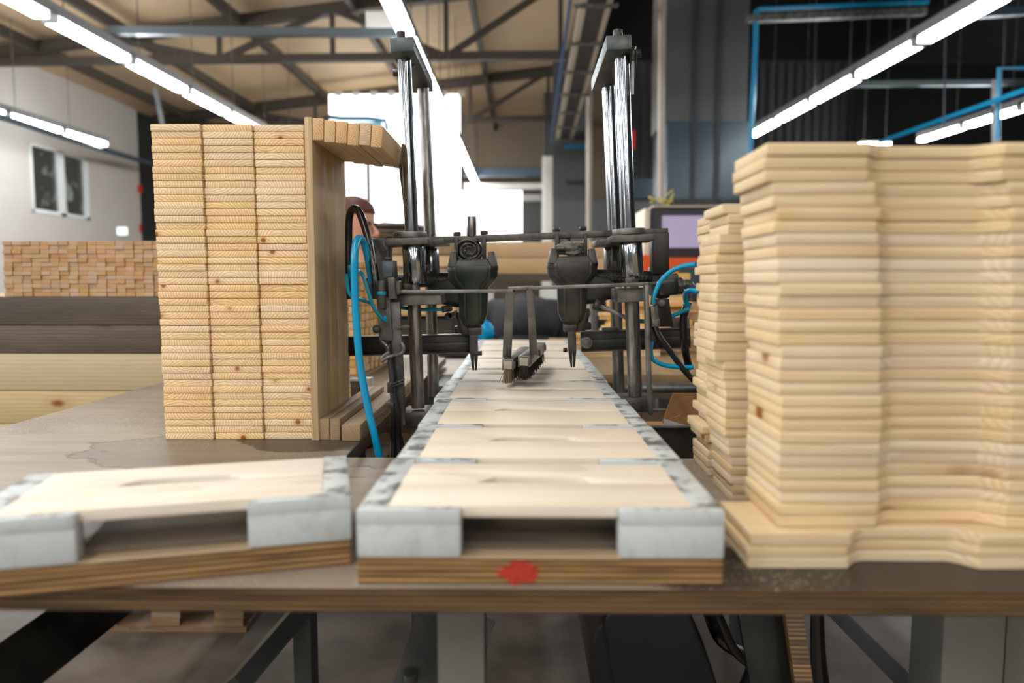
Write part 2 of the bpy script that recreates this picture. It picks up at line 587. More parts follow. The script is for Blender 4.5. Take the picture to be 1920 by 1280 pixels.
def hdpe():
    m, nt, b = nmat('white_plastic')
    tc = N(nt, 'ShaderNodeTexCoord')
    ge = N(nt, 'ShaderNodeNewGeometry')
    oi = N(nt, 'ShaderNodeObjectInfo')
    ad = N(nt, 'ShaderNodeVectorMath', operation='MULTIPLY_ADD')
    cmb = N(nt, 'ShaderNodeCombineXYZ')
    for i in range(3):
        L(nt, math_n(nt, 'MULTIPLY', oi.outputs['Random'], 7.0 + 3 * i), cmb.inputs[i])
    L(nt, tc.outputs['Object'], ad.inputs[0])
    ad.inputs[1].default_value = (1, 1, 1)
    L(nt, cmb.outputs[0], ad.inputs[2])
    n1 = N(nt, 'ShaderNodeTexNoise', i_Scale=24.0, i_Detail=6.0, i_Roughness=0.68)
    L(nt, ad.outputs[0], n1.inputs['Vector'])
    n2 = N(nt, 'ShaderNodeTexNoise', i_Scale=70.0, i_Detail=4.0)
    L(nt, ad.outputs[0], n2.inputs['Vector'])
    sn = N(nt, 'ShaderNodeSeparateXYZ')
    L(nt, ge.outputs['Normal'], sn.inputs[0])
    up = ramp(nt, sn.outputs[2], 0.5, 0.8, 0.10, 1.0)
    c = mixc(nt, math_n(nt, 'MULTIPLY', ramp(nt, n1.outputs[0], 0.50, 0.60), math_n(nt, 'MULTIPLY', up, 0.85)), srgb(190, 198, 200), srgb(58, 55, 54))
    c = mixc(nt, math_n(nt, 'MULTIPLY', ramp(nt, n2.outputs[0], 0.55, 0.7), 0.3), c, srgb(150, 140, 128))
    L(nt, c, b.inputs['Base Color'])
    b.inputs['Roughness'].default_value = 0.4
    return m


M['hdpe'] = hdpe()

# ================================================================= the hall
def struct(o, kind='structure'):
    o['kind'] = kind
    return o


M['concrete'] = plain('concrete', srgb(104, 94, 84), 0.55, 0.0, col2=srgb(66, 58, 52), nscale=3.5, bump=0.1)
M['roof_panel'] = plain('roof_panel', srgb(212, 182, 144), 0.7, 0.0, noise=0.12, nscale=1.2)
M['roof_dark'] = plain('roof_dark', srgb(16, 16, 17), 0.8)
M['truss'] = plain('truss', srgb(72, 64, 56), 0.6, 0.1)
M['wall_white'] = plain('wall_white', srgb(205, 198, 190), 0.8, 0.0, noise=0.06, nscale=1.5)
M['wall_dark'] = plain('wall_dark', srgb(58, 60, 62), 0.6, 0.1, noise=0.15, nscale=1.5)
M['panel_grey'] = plain('panel_grey', srgb(92, 92, 92), 0.45, 0.1, noise=0.12, nscale=2)
M['panel_blue'] = plain('panel_blue', srgb(66, 82, 90), 0.25, 0.2, noise=0.15, nscale=2)  # bluish grey; on the enclosure it paints in a reflection
M['rib'] = plain('rib', srgb(196, 180, 156), 0.6, 0.0)
M['back_wall'] = plain('back_wall', srgb(110, 94, 76), 0.7, noise=.1, nscale=2)
M['pvc'] = plain('pvc', srgb(235, 238, 238), 0.4)
M['pipe_beige'] = plain('pipe_beige', srgb(176, 162, 146), 0.5)
M['blue_pipe'] = plain('blue_pipe', srgb(0, 130, 175), 0.35)
M['beam_blue'] = plain('beam_blue', srgb(118, 128, 134), 0.35, 0.5)
M['column_white'] = plain('column_white', srgb(238, 235, 226), 0.6)
M['red'] = plain('red', srgb(215, 45, 25), 0.5)
M['orange'] = plain('orange', srgb(240, 90, 20), 0.5)
M['tube_glow'] = glow('tube_glow', (0.93, 0.98, 1.0), TUBE_STRENGTH)
M['day_glow'] = glow('day_glow', (1.0, 0.965, 0.92), DAY_STRENGTH)
M['day_pale'] = glow('day_pale', (1.0, 0.93, 0.85), 1.1)
M['screen'] = glow('screen', srgb(176, 160, 190), 1.35)
M['housing'] = plain('housing', srgb(150, 150, 150), 0.5, 0.2)
RS = 0.0226                                     # the hall rises a touch towards its far end

struct(B().box((0, 8, -0.05), (30, 40, 0.1)).build('floor', M['concrete'], flat=True))
# roof of the left bay, climbing from the side wall
xl, xr = -8.6, 1.0
zl, zr = 4.86, 5.98
b = B()
b._hexa([(xl, -6, zl - .25), (xr, -6, zr - .25), (xr, 24, zr + 0.3), (xl, 24, zl + 0.3),
         (xl, -6, zl - .15), (xr, -6, zr - .15), (xr, 24, zr + 0.4), (xl, 24, zl + 0.4)])
struct(b.build('ceiling', M['roof_panel'], flat=True))
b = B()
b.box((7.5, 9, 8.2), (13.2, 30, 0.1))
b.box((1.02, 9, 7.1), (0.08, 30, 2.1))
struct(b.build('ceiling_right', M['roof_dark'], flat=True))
# side wall with its window hole
WX = -8.5
wy0, wy1, wz0, wz1 = 12.35, 14.0, 2.42, 3.62
b = B()
b.box((WX - .1, (wy0 - 6) / 2, 2.5), (.2, wy0 + 6, 5.0))
b.box((WX - .1, (wy1 + 15.9) / 2, 2.5), (.2, 15.9 - wy1, 5.0))
b.box((WX - .1, (wy0 + wy1) / 2, wz0 / 2), (.2, wy1 - wy0, wz0))
b.box((WX - .1, (wy0 + wy1) / 2, (wz1 + 5) / 2), (.2, wy1 - wy0, 5 - wz1))
struct(b.build('wall_left', M['wall_white'], flat=True))
struct(B().box((WX - .6, 20, 2.6), (.2, 8.2, 5.2)).build('wall_left_far', M['wall_dark'], flat=True))
# window: outside trees seen dim through it
wn = B()
for (y0, y1, z0, z1) in ((wy0, wy1, wz0, wz0 + .07), (wy0, wy1, wz1 - .05, wz1), (wy0, wy0 + .06, wz0, wz1), (wy1 - .12, wy1, wz0, wz1),
                         ((wy0 + wy1) / 2 - .08, (wy0 + wy1) / 2 + .1, wz0, wz1)):
    wn.box((WX - .02, (y0 + y1) / 2, (z0 + z1) / 2), (.08, y1 - y0, z1 - z0))
wo = struct(wn.build('window_1', M['pvc'], bevel=.01))


def treeglass():
    m, nt, b = nmat('window_view')
    tc = N(nt, 'ShaderNodeTexCoord')
    no = N(nt, 'ShaderNodeTexNoise', i_Scale=3.2, i_Detail=4.0)
    L(nt, tc.outputs['Object'], no.inputs['Vector'])
    c = mixc(nt, ramp(nt, no.outputs[0], 0.5, 0.62), srgb(70, 74, 62), srgb(165, 175, 165))
    b.inputs['Base Color'].default_value = (.02, .02, .02, 1)
    L(nt, c, b.inputs['Emission Color'])
    b.inputs['Emission Strength'].default_value = 0.75
    b.inputs['Roughness'].default_value = 0.1
    return m


g = B().box((WX - .05, (wy0 + wy1) / 2, (wz0 + wz1) / 2), (.02, wy1 - wy0 - .02, wz1 - wz0 - .02)).build('glass', treeglass(), wo)
# end wall with ribs, beams and the daylit openings
EYW = 20.0
b = B()
p0, p1 = at(880, 450, EYW), at(1034, 225, EYW)


def wall_rect(b, x0, y0, x1, y1, Y, t=0.1):
    a, c = at(x0, y1, Y), at(x1, y0, Y)
    b.box(((a.x + c.x) / 2, Y + t / 2, (a.z + c.z) / 2), (c.x - a.x, t, c.z - a.z))
    return b


b = B()
zt = 6.4
b.box(((xl + 1.2) / 2, 22.1, 3.2), (1.2 - xl, .1, 6.4))
struct(b.build('wall_back', M['back_wall'], flat=True))
# ribbed cladding strip
b = B()
for i in range(22):
    x = 868 + i * 7.4
    wall_rect(b, x, 226, x + 4.0, 312, 21.9)
struct(b.build('trim_1', M['rib'], flat=True))
b = B()
wall_rect(b, 862, 350, 1090, 452, 21.5)
struct(b.build('wall_back_dark', M['wall_dark'], flat=True))
tag(wall_rect(B(), 870, 314, 1018, 330, 18.2, .2).build('crossbeam', plain('beam_steelblue', srgb(84, 100, 116), .5)),
    'blue-grey steel crossbeam below the ribbed cladding', 'beam')
tag(wall_rect(B(), 870, 343, 1022, 354, 18.4, .2).build('crossbeam', M['column_white']),
    'thin white crossbeam under the blue-grey one on the end wall', 'beam')
# daylit glazing
t = struct(wall_rect(B(), 622, 176, 862, 441, 15.6, .05).build('window_2', M['day_glow'], flat=True))
m_ = B()
for i, x in enumerate(range(628, 860, 33)):
    wall_rect(m_, x, 170, x + 12, 180, 15.55, .04)
m_.build('clip', M['column_white'], t)
m_ = B()
wall_rect(m_, 688, 296, 693, 420, 15.5, .05)
m_.build('mullion', M['truss'], t)
w_ = wall_rect(B(), 612, 441, 870, 560, 15.62, .1)
for v in w_.bm.verts:
    if v.co.z < 1.5:
        v.co.z = 0
struct(w_.build('wall_partition', M['back_wall'], flat=True))
t = struct(wall_rect(B(), 862, 357, 979, 452, 19.4, .05).build('window_3', M['day_glow'], flat=True))
t = struct(wall_rect(B(), 979, 376, 1014, 436, 19.4, .05).build('window_4', M['panel_grey'], flat=True))
wall_rect(B(), 979, 364, 1014, 376, 19.3, .06).build('lintel', M['column_white'], t)
# blue things in front of the glazing
bl = thing('overhead_pipe', at(640, 225, 15.4), 'blue air pipe bracket in front of the big bright window', 'pipe')
q = B()
q.tube([at(616, 219, 15.4), at(640, 222, 15.4), at(690, 222, 15.4), at(722, 226, 15.4), at(726, 244, 15.4)], .05, smooth=False)
q.build('pipe', M['blue_pipe'], bl)
B().box(at(690, 236, 15.4), (.6, .1, .15)).build('junction_box', plain('box_pale_blue', srgb(150, 210, 235), .5), bl)
# columns
cx = at(1027, 300, 18)


def column(px, Y, w, zt, mat, label, split=None):
    p = at(px, 500, Y)
    t = thing('column', (p.x, Y, 0), label, 'column')
    B().box((p.x, Y, zt / 2), (w, w, zt)).build('shaft', mat, t, bevel=.02)
    return t


t = column(1030, 17.6, .36, 4.25, M['column_white'], 'round-edged white column beside the bright window')
B().box((t.location.x, 17.6, 5.0), (.3, .3, 1.5)).build('upper_shaft', M['panel_grey'], t)


# trusses ------------------------------------------------------------------
def truss(Y, label, bays=9, depth=.62, x1=.8):
    z0 = lambda x: zl + (zr - zl) * (x - xl) / (xr - xl) + RS * Y - 0.33
    t = thing('roof_truss', (xl + .2, Y, z0(xl)), label, 'truss', None)
    B().bar((xl + .1, Y, z0(xl)), (x1, Y, z0(x1)), .16, .17).build('top_chord', M['truss'], t)
    B().bar((xl + .1, Y, z0(xl) - .12), (x1, Y, z0(x1) - depth - .15), .12, .12).build('bottom_chord', M['truss'], t)
    xs = [xl + .3 + (x1 - xl - .5) * i / bays for i in range(bays + 1)]
    bot = lambda x: z0(x) - .12 - (depth + .03) * (x - xl) / (x1 - xl)
    w = B()
    for i in range(bays):
        if i % 2 == 0:
            w.bar((xs[i], Y, bot(xs[i])), (xs[i + 1], Y, z0(xs[i + 1])), .08, .09)
        else:
            w.bar((xs[i], Y, z0(xs[i])), (xs[i + 1], Y, bot(xs[i + 1])), .08, .09)
        w.bar((xs[i + 1], Y, bot(xs[i + 1])), (xs[i + 1], Y, z0(xs[i + 1])), .06, .07)
    w.build('web', M['truss'], t)
    return t


truss(11.4, bays=5, label='dark steel roof truss nearest the camera', depth=1.0)
truss(16.6, bays=5, label='dark steel roof truss further back, above the bright window', depth=.9)
truss(6.2, bays=5, label='dark steel roof truss over the worktable, mostly out of frame', depth=.7)
for i, x in enumerate((-7.6, -6.1, -4.4, -2.6, -.8)):
    z = zl + (zr - zl) * (x - xl) / (xr - xl) - .3
    o = recentre(B().bar((x, 0, z - .0), (x, 22, z + 22 * RS - .1), .09, .16, ref=EX).build('roof_purlin', M['truss']))
    tag(o, 'long dark roof purlin running away overhead, %s from the left wall' % ordn[i], 'beam', 'purlins under the left roof')


# fluorescent rows -----------------------------------------------------------
def roofz(x, y):
    if x > 1.0:
        return 8.1
    return zl + (zr - zl) * (x - xl) / (xr - xl) - .25 + (y + 6) / 30 * .55 - .12


def light_row(kx, h0, y_end, n, L_, gl, desc, short, hang=True):
    """kx: sideways offset per height; tubes of length L_ from y_end towards the camera"""
    proto = None
    X = kx * h0
    rail = B()
    y0 = y_end - n * L_
    p = lambda y: Vector((X - (965 - 978) * 0 - y * 0.0098, y, CAM.z + h0 + (RS) * y))
    rail.bar(p(y0) + Vector((0, 0, .085)), p(y_end) + Vector((0, 0, .085)), .12, .05, ref=EX)
    o = recentre(rail.build('light_rail', M['housing']))
    tag(o, 'long grey hanging rail that carries %s' % desc, 'rail')
    for i in range(n):
        ya, yb = y_end - (i + 1) * L_ + .04, y_end - i * L_ - .04
        if yb < 1.0:
            continue
        pa, pb = p(ya), p(yb)
        if proto is None:
            t = thing('fluorescent_light', pa, '', 'light')
            B().bar(pa + Vector((0, 0, .035)), pb + Vector((0, 0, .035)), .13, .045, ref=EX).build('housing', M['housing'], t)
            bb = B()
            bb.bar(pa + Vector((0, .03, -.022)), pb + Vector((0, -.03, -.022)), .13, .065, ref=EX)
            bb.build('diffuser', M['tube_glow'], t, bevel=.015, seg=2)
            for q, sg in ((pa, 1), (pb, -1)):
                B().box(q + Vector((0, sg * .012, -.02)), (.135, .03, .07)).build('end_cap', M['pvc'], t)
            if hang:
                w = B()
                w.cyl(pa + Vector((0, .2, .1)), Vector((pa.x, pa.y + .2, roofz(pa.x, pa.y))), .006, seg=6)
                w.build('suspension_wire', M['steel_grey'], t)
            proto = t
        else:
            t = copy_tree(proto)
            t.location = pa
        t['label'] = 'glowing tube light, %s from the far end of %s' % (ordn[i], short)
        t['group'] = gl


light_row(-1.87, 2.15, 15.2, 8, 1.28, 'tube lights of the left row', 'the long left row above the plank pile', 'the left row')
light_row(-3.34, 2.15, 12.6, 6, 1.25, 'tube lights of the row by the window wall', 'the short row by the window wall', 'the window wall row')
light_row(-.465, 2.15, 20.0, 12, 1.32, 'tube lights of the middle row', 'the middle row over the machine', 'the middle row')
light_row(1.80, 2.15, 11.9, 8, 1.22, 'tube lights of the right row', 'the right row in the dark bay', 'the right row')
light_row(3.2, 2.15, 12.4, 6, 1.25, 'tube lights of the far right row', 'the far right row behind the stacked boards', 'the far right row')
pa = at(1612, 271, 12.6)
t = thing('fluorescent_light', pa, 'short crosswise tube light just above the right stacked boards', 'light')
B().bar(at(1612, 271, 12.6), at(1668, 271, 12.6), .1, .06).build('diffuser', M['tube_glow'], t)
B().bar(at(1612, 266, 12.6), at(1668, 266, 12.6), .1, .04).build('housing', M['housing'], t)
for x in (1620, 1660):
    c = at(x, 266, 12.6)
    B().cyl(c, Vector((c.x, c.y, 8.12)), .008, seg=6).build('suspension_wire', M['steel_grey'], t)

# crosswise carriers, pipes
t = thing('crossbar', at(215, 58, 7.2), 'grey steel carrier bar across the ceiling left of the machine', 'beam')
B().bar(at(205, 58, 7.2), at(752, 62, 7.2), .08, .075).build('bar', M['beam_blue'], t)
B().box(at(714, 40, 7.2), (.27, .12, .15)).build('junction_box', M['column_white'], t)
t = thing('crossbar', at(1405, 30, 8), 'grey steel carrier bar under a blue pipe at upper right', 'beam')
B().bar(at(1400, 36, 8), at(1735, 22, 8), .08, .07).build('bar', M['steel_grey'], t)
tag(recentre(B().bar(at(1590, 158, 10), at(1925, 155, 10), .08, .07).build('crossbar', M['beam_blue'])),
    'pale grey carrier bar behind the right tube row', 'beam')
tag(recentre(B().bar(at(1868, 150, 8.5), at(1868, 275, 8.5), .06, .07).build('upright_bar', M['steel_grey'])),
    'short grey upright beside the right blue pipe', 'beam')
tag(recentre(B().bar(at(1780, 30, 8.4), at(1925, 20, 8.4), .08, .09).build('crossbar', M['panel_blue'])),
    'dull steel bar in the top right corner', 'beam')
t = tag(recentre(B().tube([at(1406, 290, 8), at(1414, 140, 8), at(1418, 20, 8), at(1424, 17, 8), at(1740, 4, 8)], .027, smooth=False).build('air_pipe', M['blue_pipe'])),
        'blue pipe that rises then turns along the grey bar, left of the right tube row', 'pipe')
tag(recentre(B().tube([at(1870, 260, 8.3), at(1874, 128, 8.3), at(1925, 127, 8.3)], .027, smooth=False).build('air_pipe', M['blue_pipe'])),
    'short blue pipe at the right edge beside the grey upright', 'pipe')
tag(recentre(B().tube([at(1650, 266, 11.5), at(1925, 168, 7.5)], .03, smooth=False).build('air_pipe', M['blue_pipe'])),
    'slanting blue pipe above the far right tube row', 'pipe')
for i, (x, y1) in enumerate(((1527, 165), (1770, 240), (1882, 130))):
    tag(recentre(B().cyl(at(x, y1, 9), at(x + 4, -20, 9), .012, seg=6).build('hanging_rod', M['wall_dark'])),
        ['thin rod hanging left of the right tube row', 'thin rod hanging right of the right tube row', 'thin rod hanging near the top right corner'][i], 'rod')
tag(recentre(B().tube([at(-20, 212, 9.0), at(120, 258, 11.2), at(300, 312, 15.5)], .045, smooth=False).build('air_pipe', plain('dull_blue', srgb(78, 98, 112), .4, .2))),
    'dull blue pipe running along the white wall above its window', 'pipe')
tag(recentre(B().bar(at(291, 166, 11.2), at(306, 240, 11.2), .05, .05).build('hanging_rod', M['beam_blue'])),
    'grey rod hanging behind the left plank pile', 'rod')
# cable tray along the bay line
t = thing('cable_tray', (.72, 7, 4.0), 'long cable tray hanging from the roof right of the ceiling panels', 'cable tray')
Y0, Y1 = 5.5, 15.5
a0, a1 = at(1128, -45, 6.7), at(1056, 268, 14.8)
B().bar(a0 + Vector((-.12, 0, .03)), a1 + Vector((-.12, 0, .03)), .07, .10, ref=EX).build('rail', M['rib'], t)
B().bar(a0 + Vector((.14, 0, .03)), a1 + Vector((.14, 0, .03)), .05, .10, ref=EX).build('rail', M['rib'], t)
B().bar(a0, a1, .20, .03, ref=EX).build('tray', M['truss'], t)
B().bar(a0 + Vector((-.25, 0, .02)), a1 + Vector((-.25, 0, .02)), .03, .04, ref=EX).build('blue_cable', plain('cable_blue', srgb(50, 90, 140), .5), t)
for i in range(7):
    c = a0.lerp(a1, (i + .5) / 7)
    B().bar(c + Vector((-.22, 0, -.05)), c + Vector((.22, 0, -.05)), .05, .03).build('bracket', M['steel_grey'], t)
tag(recentre(B().tube([at(1056, 268, 15), at(1056, 300, 15), at(1056, 420, 15)], .05, smooth=False).build('air_pipe', M['truss'])), 'brown drop pipe at the end of the cable tray', 'pipe')
tag(recentre(B().tube([at(1044, 250, 15), at(1044, 312, 15)], .05, smooth=False).build('air_pipe', M['blue_pipe'])), 'short blue pipe end by the white column', 'pipe')
tag(recentre(B().tube([at(1060, 275, 14), at(1104, 275, 14)], .035, smooth=False).build('air_pipe', M['blue_pipe'])), 'thin blue pipe crossing behind the right tower', 'pipe')
tag(recentre(B().tube([at(1060, 342, 14), at(1104, 342, 14)], .04, smooth=False).build('air_pipe', M['wall_dark'])), 'thin grey pipe below the blue one', 'pipe')

# right bay walls -----------------------------------------------------------
b = B()
wall_rect(b, 1035, 110, 2300, 560, 14.5)
for i in range(70):
    x = 1100 + i * 17
    wall_rect(b, x, 118, x + 4, 560, 14.42, .08)
struct(b.build('wall_right_far', plain('cladding', srgb(84, 84, 86), .6, .1), flat=True))
struct(B().box((10.5, 9, 3.0), (.1, 34, 10)).build('wall_right', M['wall_dark'], flat=True))
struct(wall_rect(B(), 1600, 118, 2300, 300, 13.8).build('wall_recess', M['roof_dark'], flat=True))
tag(wall_rect(B(), 1104, 155, 1142, 560, 13.5, .3).build('wall_post', plain('brown_panel', srgb(96, 78, 60), .6)), 'brown post behind the right machine tower', 'post')
t = thing('wall_cabinet', at(1200, 500, 12), 'low grey cabinet wall with a bluish band behind the right tower', 'cabinet')
wall_rect(B(), 1035, 375, 1232, 620, 12.6, .3).build('body', M['panel_grey'], t)
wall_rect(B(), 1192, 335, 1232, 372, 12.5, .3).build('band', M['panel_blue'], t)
t = thing('panelled_enclosure', at(1320, 500, 9), 'tall grey panelled enclosure rising behind the screen', 'enclosure')
wall_rect(B(), 1246, -60, 1408, 228, 9.0, .9).build('upper_panel', M['panel_grey'], t)
wall_rect(B(), 1246, 228, 1408, 560, 9.0, .9).build('lower_panel_reflection', M['panel_blue'], t)  # same grey panels; the bluish reflection low down is put into the colour
q = B()
for x in (1300, 1345):
    wall_rect(q, x, -60, x + 4, 500, 8.97, .04)
q.build('seam', M['wall_dark'], t)
wall_rect(B(), 1246, 372, 1408, 400, 8.95, .05).build('dark_strip', M['black_metal'], t)
t = thing('standpipe', at(1240, 400, 8), 'pale beige upright pipe left of the grey enclosure', 'pipe')
B().cyl(at(1241, -40, 8), at(1239, 372, 8), .038).build('pipe', M['pipe_beige'], t)
tag(recentre(B().cyl(at(1105, 120, 11), at(1104, 674, 11), .045).build('standpipe', M['pipe_beige'])), 'pale upright pipe left of the right machine tower', 'pipe')
tag(wall_rect(B(), 1177, 243, 1191, 279, 11.5, .05).build('wall_sign', M['red']), 'small red sign right of the right machine tower', 'sign')
tag(wall_rect(B(), 256, 346, 264, 362, 15.8, .05).build('wall_sign', M['red']), 'tiny red sign at the end of the white wall, upper', 'sign')
tag(wall_rect(B(), 255, 420, 263, 436, 15.8, .05).build('wall_sign', M['red']), 'tiny red sign at the end of the white wall, lower', 'sign')
tag(wall_rect(B(), 220, 426, 236, 440, 14.0, .05).build('wall_lamp', glow('lamp_small', (.9, 1, .97), 3)), 'small greenish-white glowing light just above the stacked stick ends', 'lamp')


def hazard():
    m, nt, b = nmat('hazard')
    tc = N(nt, 'ShaderNodeTexCoord')
    sp = N(nt, 'ShaderNodeSeparateXYZ')
    L(nt, tc.outputs['Object'], sp.inputs[0])
    v = math_n(nt, 'SINE', math_n(nt, 'MULTIPLY', math_n(nt, 'ADD', sp.outputs[0], sp.outputs[2]), 48.0))
    L(nt, mixc(nt, ramp(nt, v, -.05, .05), srgb(25, 25, 25), srgb(225, 200, 60)), b.inputs['Base Color'])
    return m


tag(recentre(wall_rect(B(), 1386, 345, 1400, 758, 7.0, .1).build('hazard_post', hazard())), 'yellow and black striped post edge behind the right stack', 'post')
q = B()
rnd = random.Random(5)
c0 = at(1238, 376, 5.5)
for i in range(7):
    a = c0 + Vector((rnd.uniform(-.09, .07), rnd.uniform(-.05, .05), rnd.uniform(-.05, .03)))
    e = c0 + Vector((rnd.uniform(-.1, .11), rnd.uniform(-.05, .05), rnd.uniform(-.03, .09)))
    q.bar(a, e, .03, .012)
tag(recentre(q.build('warning_tape', plain('tape_yellow', srgb(205, 190, 90), .5, noise=.3, nscale=30))), 'crumpled yellow warning tape on top of the screen cabinet', 'tape')
# operator screen
t = thing('control_cabinet', at(1300, 520, 5.2), 'dark control cabinet with a lilac screen, left of the right stacks', 'control cabinet')
wall_rect(B(), 1218, 388, 1420, 490, 5.2, .4).build('frame', plain('frame_dark', srgb(52, 54, 60), .5), t, bevel=.01)
wall_rect(B(), 1242, 404, 1400, 464, 5.17, .05).build('screen', M['screen'], t)
wall_rect(B(), 1208, 390, 1219, 486, 5.15, .45).build('side_board', M['pine_pale'], t)
wall_rect(B(), 1225, 384, 1420, 389, 5.18, .42).build('top_edge', M['pipe_beige'], t)
t = thing('steel_bin', at(1240, 600, 5.0), 'orange steel bin behind the right nail gun', 'bin')
wall_rect(B(), 1196, 478, 1222, 545, 4.9, .2).build('post', M['orange'], t)
q = B()
wall_rect(q, 1222, 483, 1330, 500, 4.9, .2)
wall_rect(q, 1255, 500, 1272, 560, 4.9, .2)
q.build('frame', M['orange'], t)
a = at(1260, 540, 5.0)
B().box((a.x + .12, 5.15, .55), (.5, .4, 1.1)).build('body', M['panel_grey'], t)

# ================================================================= worktable
TZ = 0.91                                       # table top height
YF, YB = 0.656, 1.16                           # front edge and edge of the machine gap
GX = onz(644, 859, TZ).x
table = thing('worktable', (0, .95, 0), 'long stained plywood worktable on dark steel legs', 'table')
TT = .0263
XL = onz(300, 718, TZ).x
q = B()
q.prism([(XL, YF), (1.6, YF), (1.6, YB), (GX, YB), (GX, 2.75), (XL, 2.75)], TZ - TT, TZ, lambda u, v, w: Vector((u, v, w)))
q.build('tabletop', M['tabletop'], table, bevel=.0015, seg=1)


def leg(px, w, Y, d=.05, mat='table_steel', ztop=TZ - TT, name='leg'):
    p = at(px, 1200, Y)
    return B().box((p.x, Y, ztop / 2), (w, d, ztop)).build(name, M[mat], table, bevel=.003)


leg(868, .058, .86, .06, 'grey_paint')
leg(573, .030, 1.12, .04)
leg(1792, .085, .98, .08, 'grey_paint')
leg(1915, .10, 1.02, .08, 'grey_paint')
leg(-500, .05, .8)
B().bar(at(560, 1150, 1.10), at(440, 1290, .98), .05, .028).build('brace', M['table_steel'], table)
B().bar(at(250, 1085, 1.10), at(-80, 1330, .80), .05, .075).build('brace', M['black_metal'], table)
B().bar(at(1560, 1140, 1.5), at(1720, 1300, 1.25), .05, .03).build('brace', M['table_steel'], table)
B().bar((-1.0, 1.15, TZ - TT - .025), (1.5, 1.15, TZ - TT - .025), .04, .04).build('rail', M['table_steel'], table)

# far side table behind the right tower
t = thing('side_table', (1.0, 2.9, 0), 'low wooden table behind the right tower with loose pale boards on it', 'table')
a = onz(1062, 704, .905)
Ys = a.y
B().box((a.x + .9, Ys + .75, .895), (1.8, 1.5, .03)).build('tabletop', M['weather'], t, bevel=.003)
B().box((a.x + .9, Ys + .02, .855), (1.8, .03, .05)).build('apron', M['old_beam'], t)
for dx in (.6, 1.7):
    for dy in (.06, 1.4):
        B().box((a.x + dx, Ys + dy, .415), (.07, .07, .83)).build('leg', M['table_steel'], t)

# ================================================================= jigs
WJ, HJ, HP, LIP = .352, .0741, .027, .012
PT = .0125                                      # crate board thickness


def board_mesh(name, L_, W_, T_, mat, notch=None, rnd=.0018, depth=.019, half=.062, at_front=True):
    """board lying flat, long side on X, origin at the middle of its underside"""
    pts = []
    y0, y1 = -W_ / 2, W_ / 2
    pts.append((-L_ / 2, y0))
    if notch:
        n = 8
        pts.append((-half, y0))
        for i in range(1, n):
            s = i / n * .3
            pts.append((-half + s * half * 1.3, y0 + depth * math.sin(i / n * math.pi / 2)))
        for i in range(n - 1, 0, -1):
            s = i / n * .3
            pts.append((half - s * half * 1.3, y0 + depth * math.sin(i / n * math.pi / 2)))
        pts.append((half, y0))
    pts += [(L_ / 2, y0), (L_ / 2, y1), (-L_ / 2, y1)]
    return B().prism(pts, 0, T_, lambda u, v, w: Vector((u, v, w))).build(name, mat, bevel=rnd, seg=2)


def make_jig(Lj, front=True):
    t = thing('assembly_jig', (0, 0, 0), '', 'jig', 'assembly jigs in the row')
    B().box((0, Lj / 2, HP / 2), (WJ, Lj - .002, HP)).build('base_board', M['jig_ply'], t, bevel=.0015, seg=1)
    for s in (-1, 1):
        q = B()
        q.box((s * (WJ / 2 - .0145), Lj / 2 + .004, HP + (HJ - HP) / 2), (.029, Lj - .012, HJ - HP))
        q.build('side_rail', M['hdpe'], t, bevel=.002)
        q = B()
        # front return block: a low body with a thin raised lip
        xw = .1
        q.box((s * (WJ / 2 - xw / 2), .012, HP + (HJ - PT - HP) / 2), (xw, .024, HJ - PT - HP))
        q.build('corner_block', M['hdpe'], t, bevel=.002)
        q = B()
        q.box((s * (WJ / 2 - xw / 2), LIP / 2 - .001, HJ - PT / 2 - .001), (xw - .0005, LIP, PT + .002))
        q.build('lip', M['hdpe'], t, bevel=.0015)
    B().box((0, Lj * .5, HP + .004), (.16, Lj * .75, .006)).build('stop_plate', M['old_beam'], t)
    return t


seams = [.661, .853, 1.065, 1.314, 1.554, 1.777, 2.033, 2.258, 2.48, 2.70]
MID = [1013.5, 1009.5, 1000, 989, 990, 989, 987, 984, 982.5, 982]


def rowx(Y):
    # centre line of the row, from the left and right edges of the jigs
    return at(MID[seams.index(Y)], 700, Y).x


jig0 = None
place = ['nearest the camera', 'second from the front', 'third from the front', 'fourth from the front', 'fifth from the front', 'sixth from the front', 'seventh from the front', 'eighth from the front', 'last at the far end']
short_ = ['front jig'] + ['%s jig' % w for w in ('second', 'third', 'fourth', 'fifth', 'sixth', 'seventh', 'eighth')] + ['last jig']
jigs = []
for i in range(9):
    Lj = seams[i + 1] - seams[i]
    x = rowx(seams[i])
    t = make_jig(Lj)
    t.location = (x, seams[i], TZ)
    jigs.append(t)
    t['label'] = 'white-edged assembly jig with two pale boards, %s' % place[i]
    wb = (Lj - LIP - .020) / 2
    for k, nm in enumerate(('near', 'far')):
        o = board_mesh('crate_board', .296, wb - .0006, PT, M['pine_pale'], notch=(k == 1), depth=.024, half=.066)
        o.location = (x, seams[i] + LIP + wb / 2 + k * wb, TZ + HJ - PT + .0006)
        tag(o, 'pale planed board %s, %s one on the %s' % ('with hand slot' if k else 'with plain edges', nm, short_[i]), 'board', 'boards lying in the row of jigs')
# red paint smear on the nearest jig
q = B()
sm = jigs[0]
xx = sm.location.x
rnd = random.Random(3)
pl = [(at(935, 1062, .660).x, .0), (at(1010, 1062, .660).x, .0)]
z0 = TZ
poly = []
for i in range(14):
    a = 2 * math.pi * i / 14
    r = 1 + rnd.uniform(-.25, .2)
    poly.append((at(972, 1070, .660).x + .021 * r * math.cos(a), TZ + .013 + .011 * r * math.sin(a)))
q.prism(poly, .6608, .6616, lambda u, v, w: Vector((u, w, v)))
q.build('paint_smear', plain('paint_red', srgb(185, 52, 28), .6, noise=.4, nscale=120), sm, flat=True)

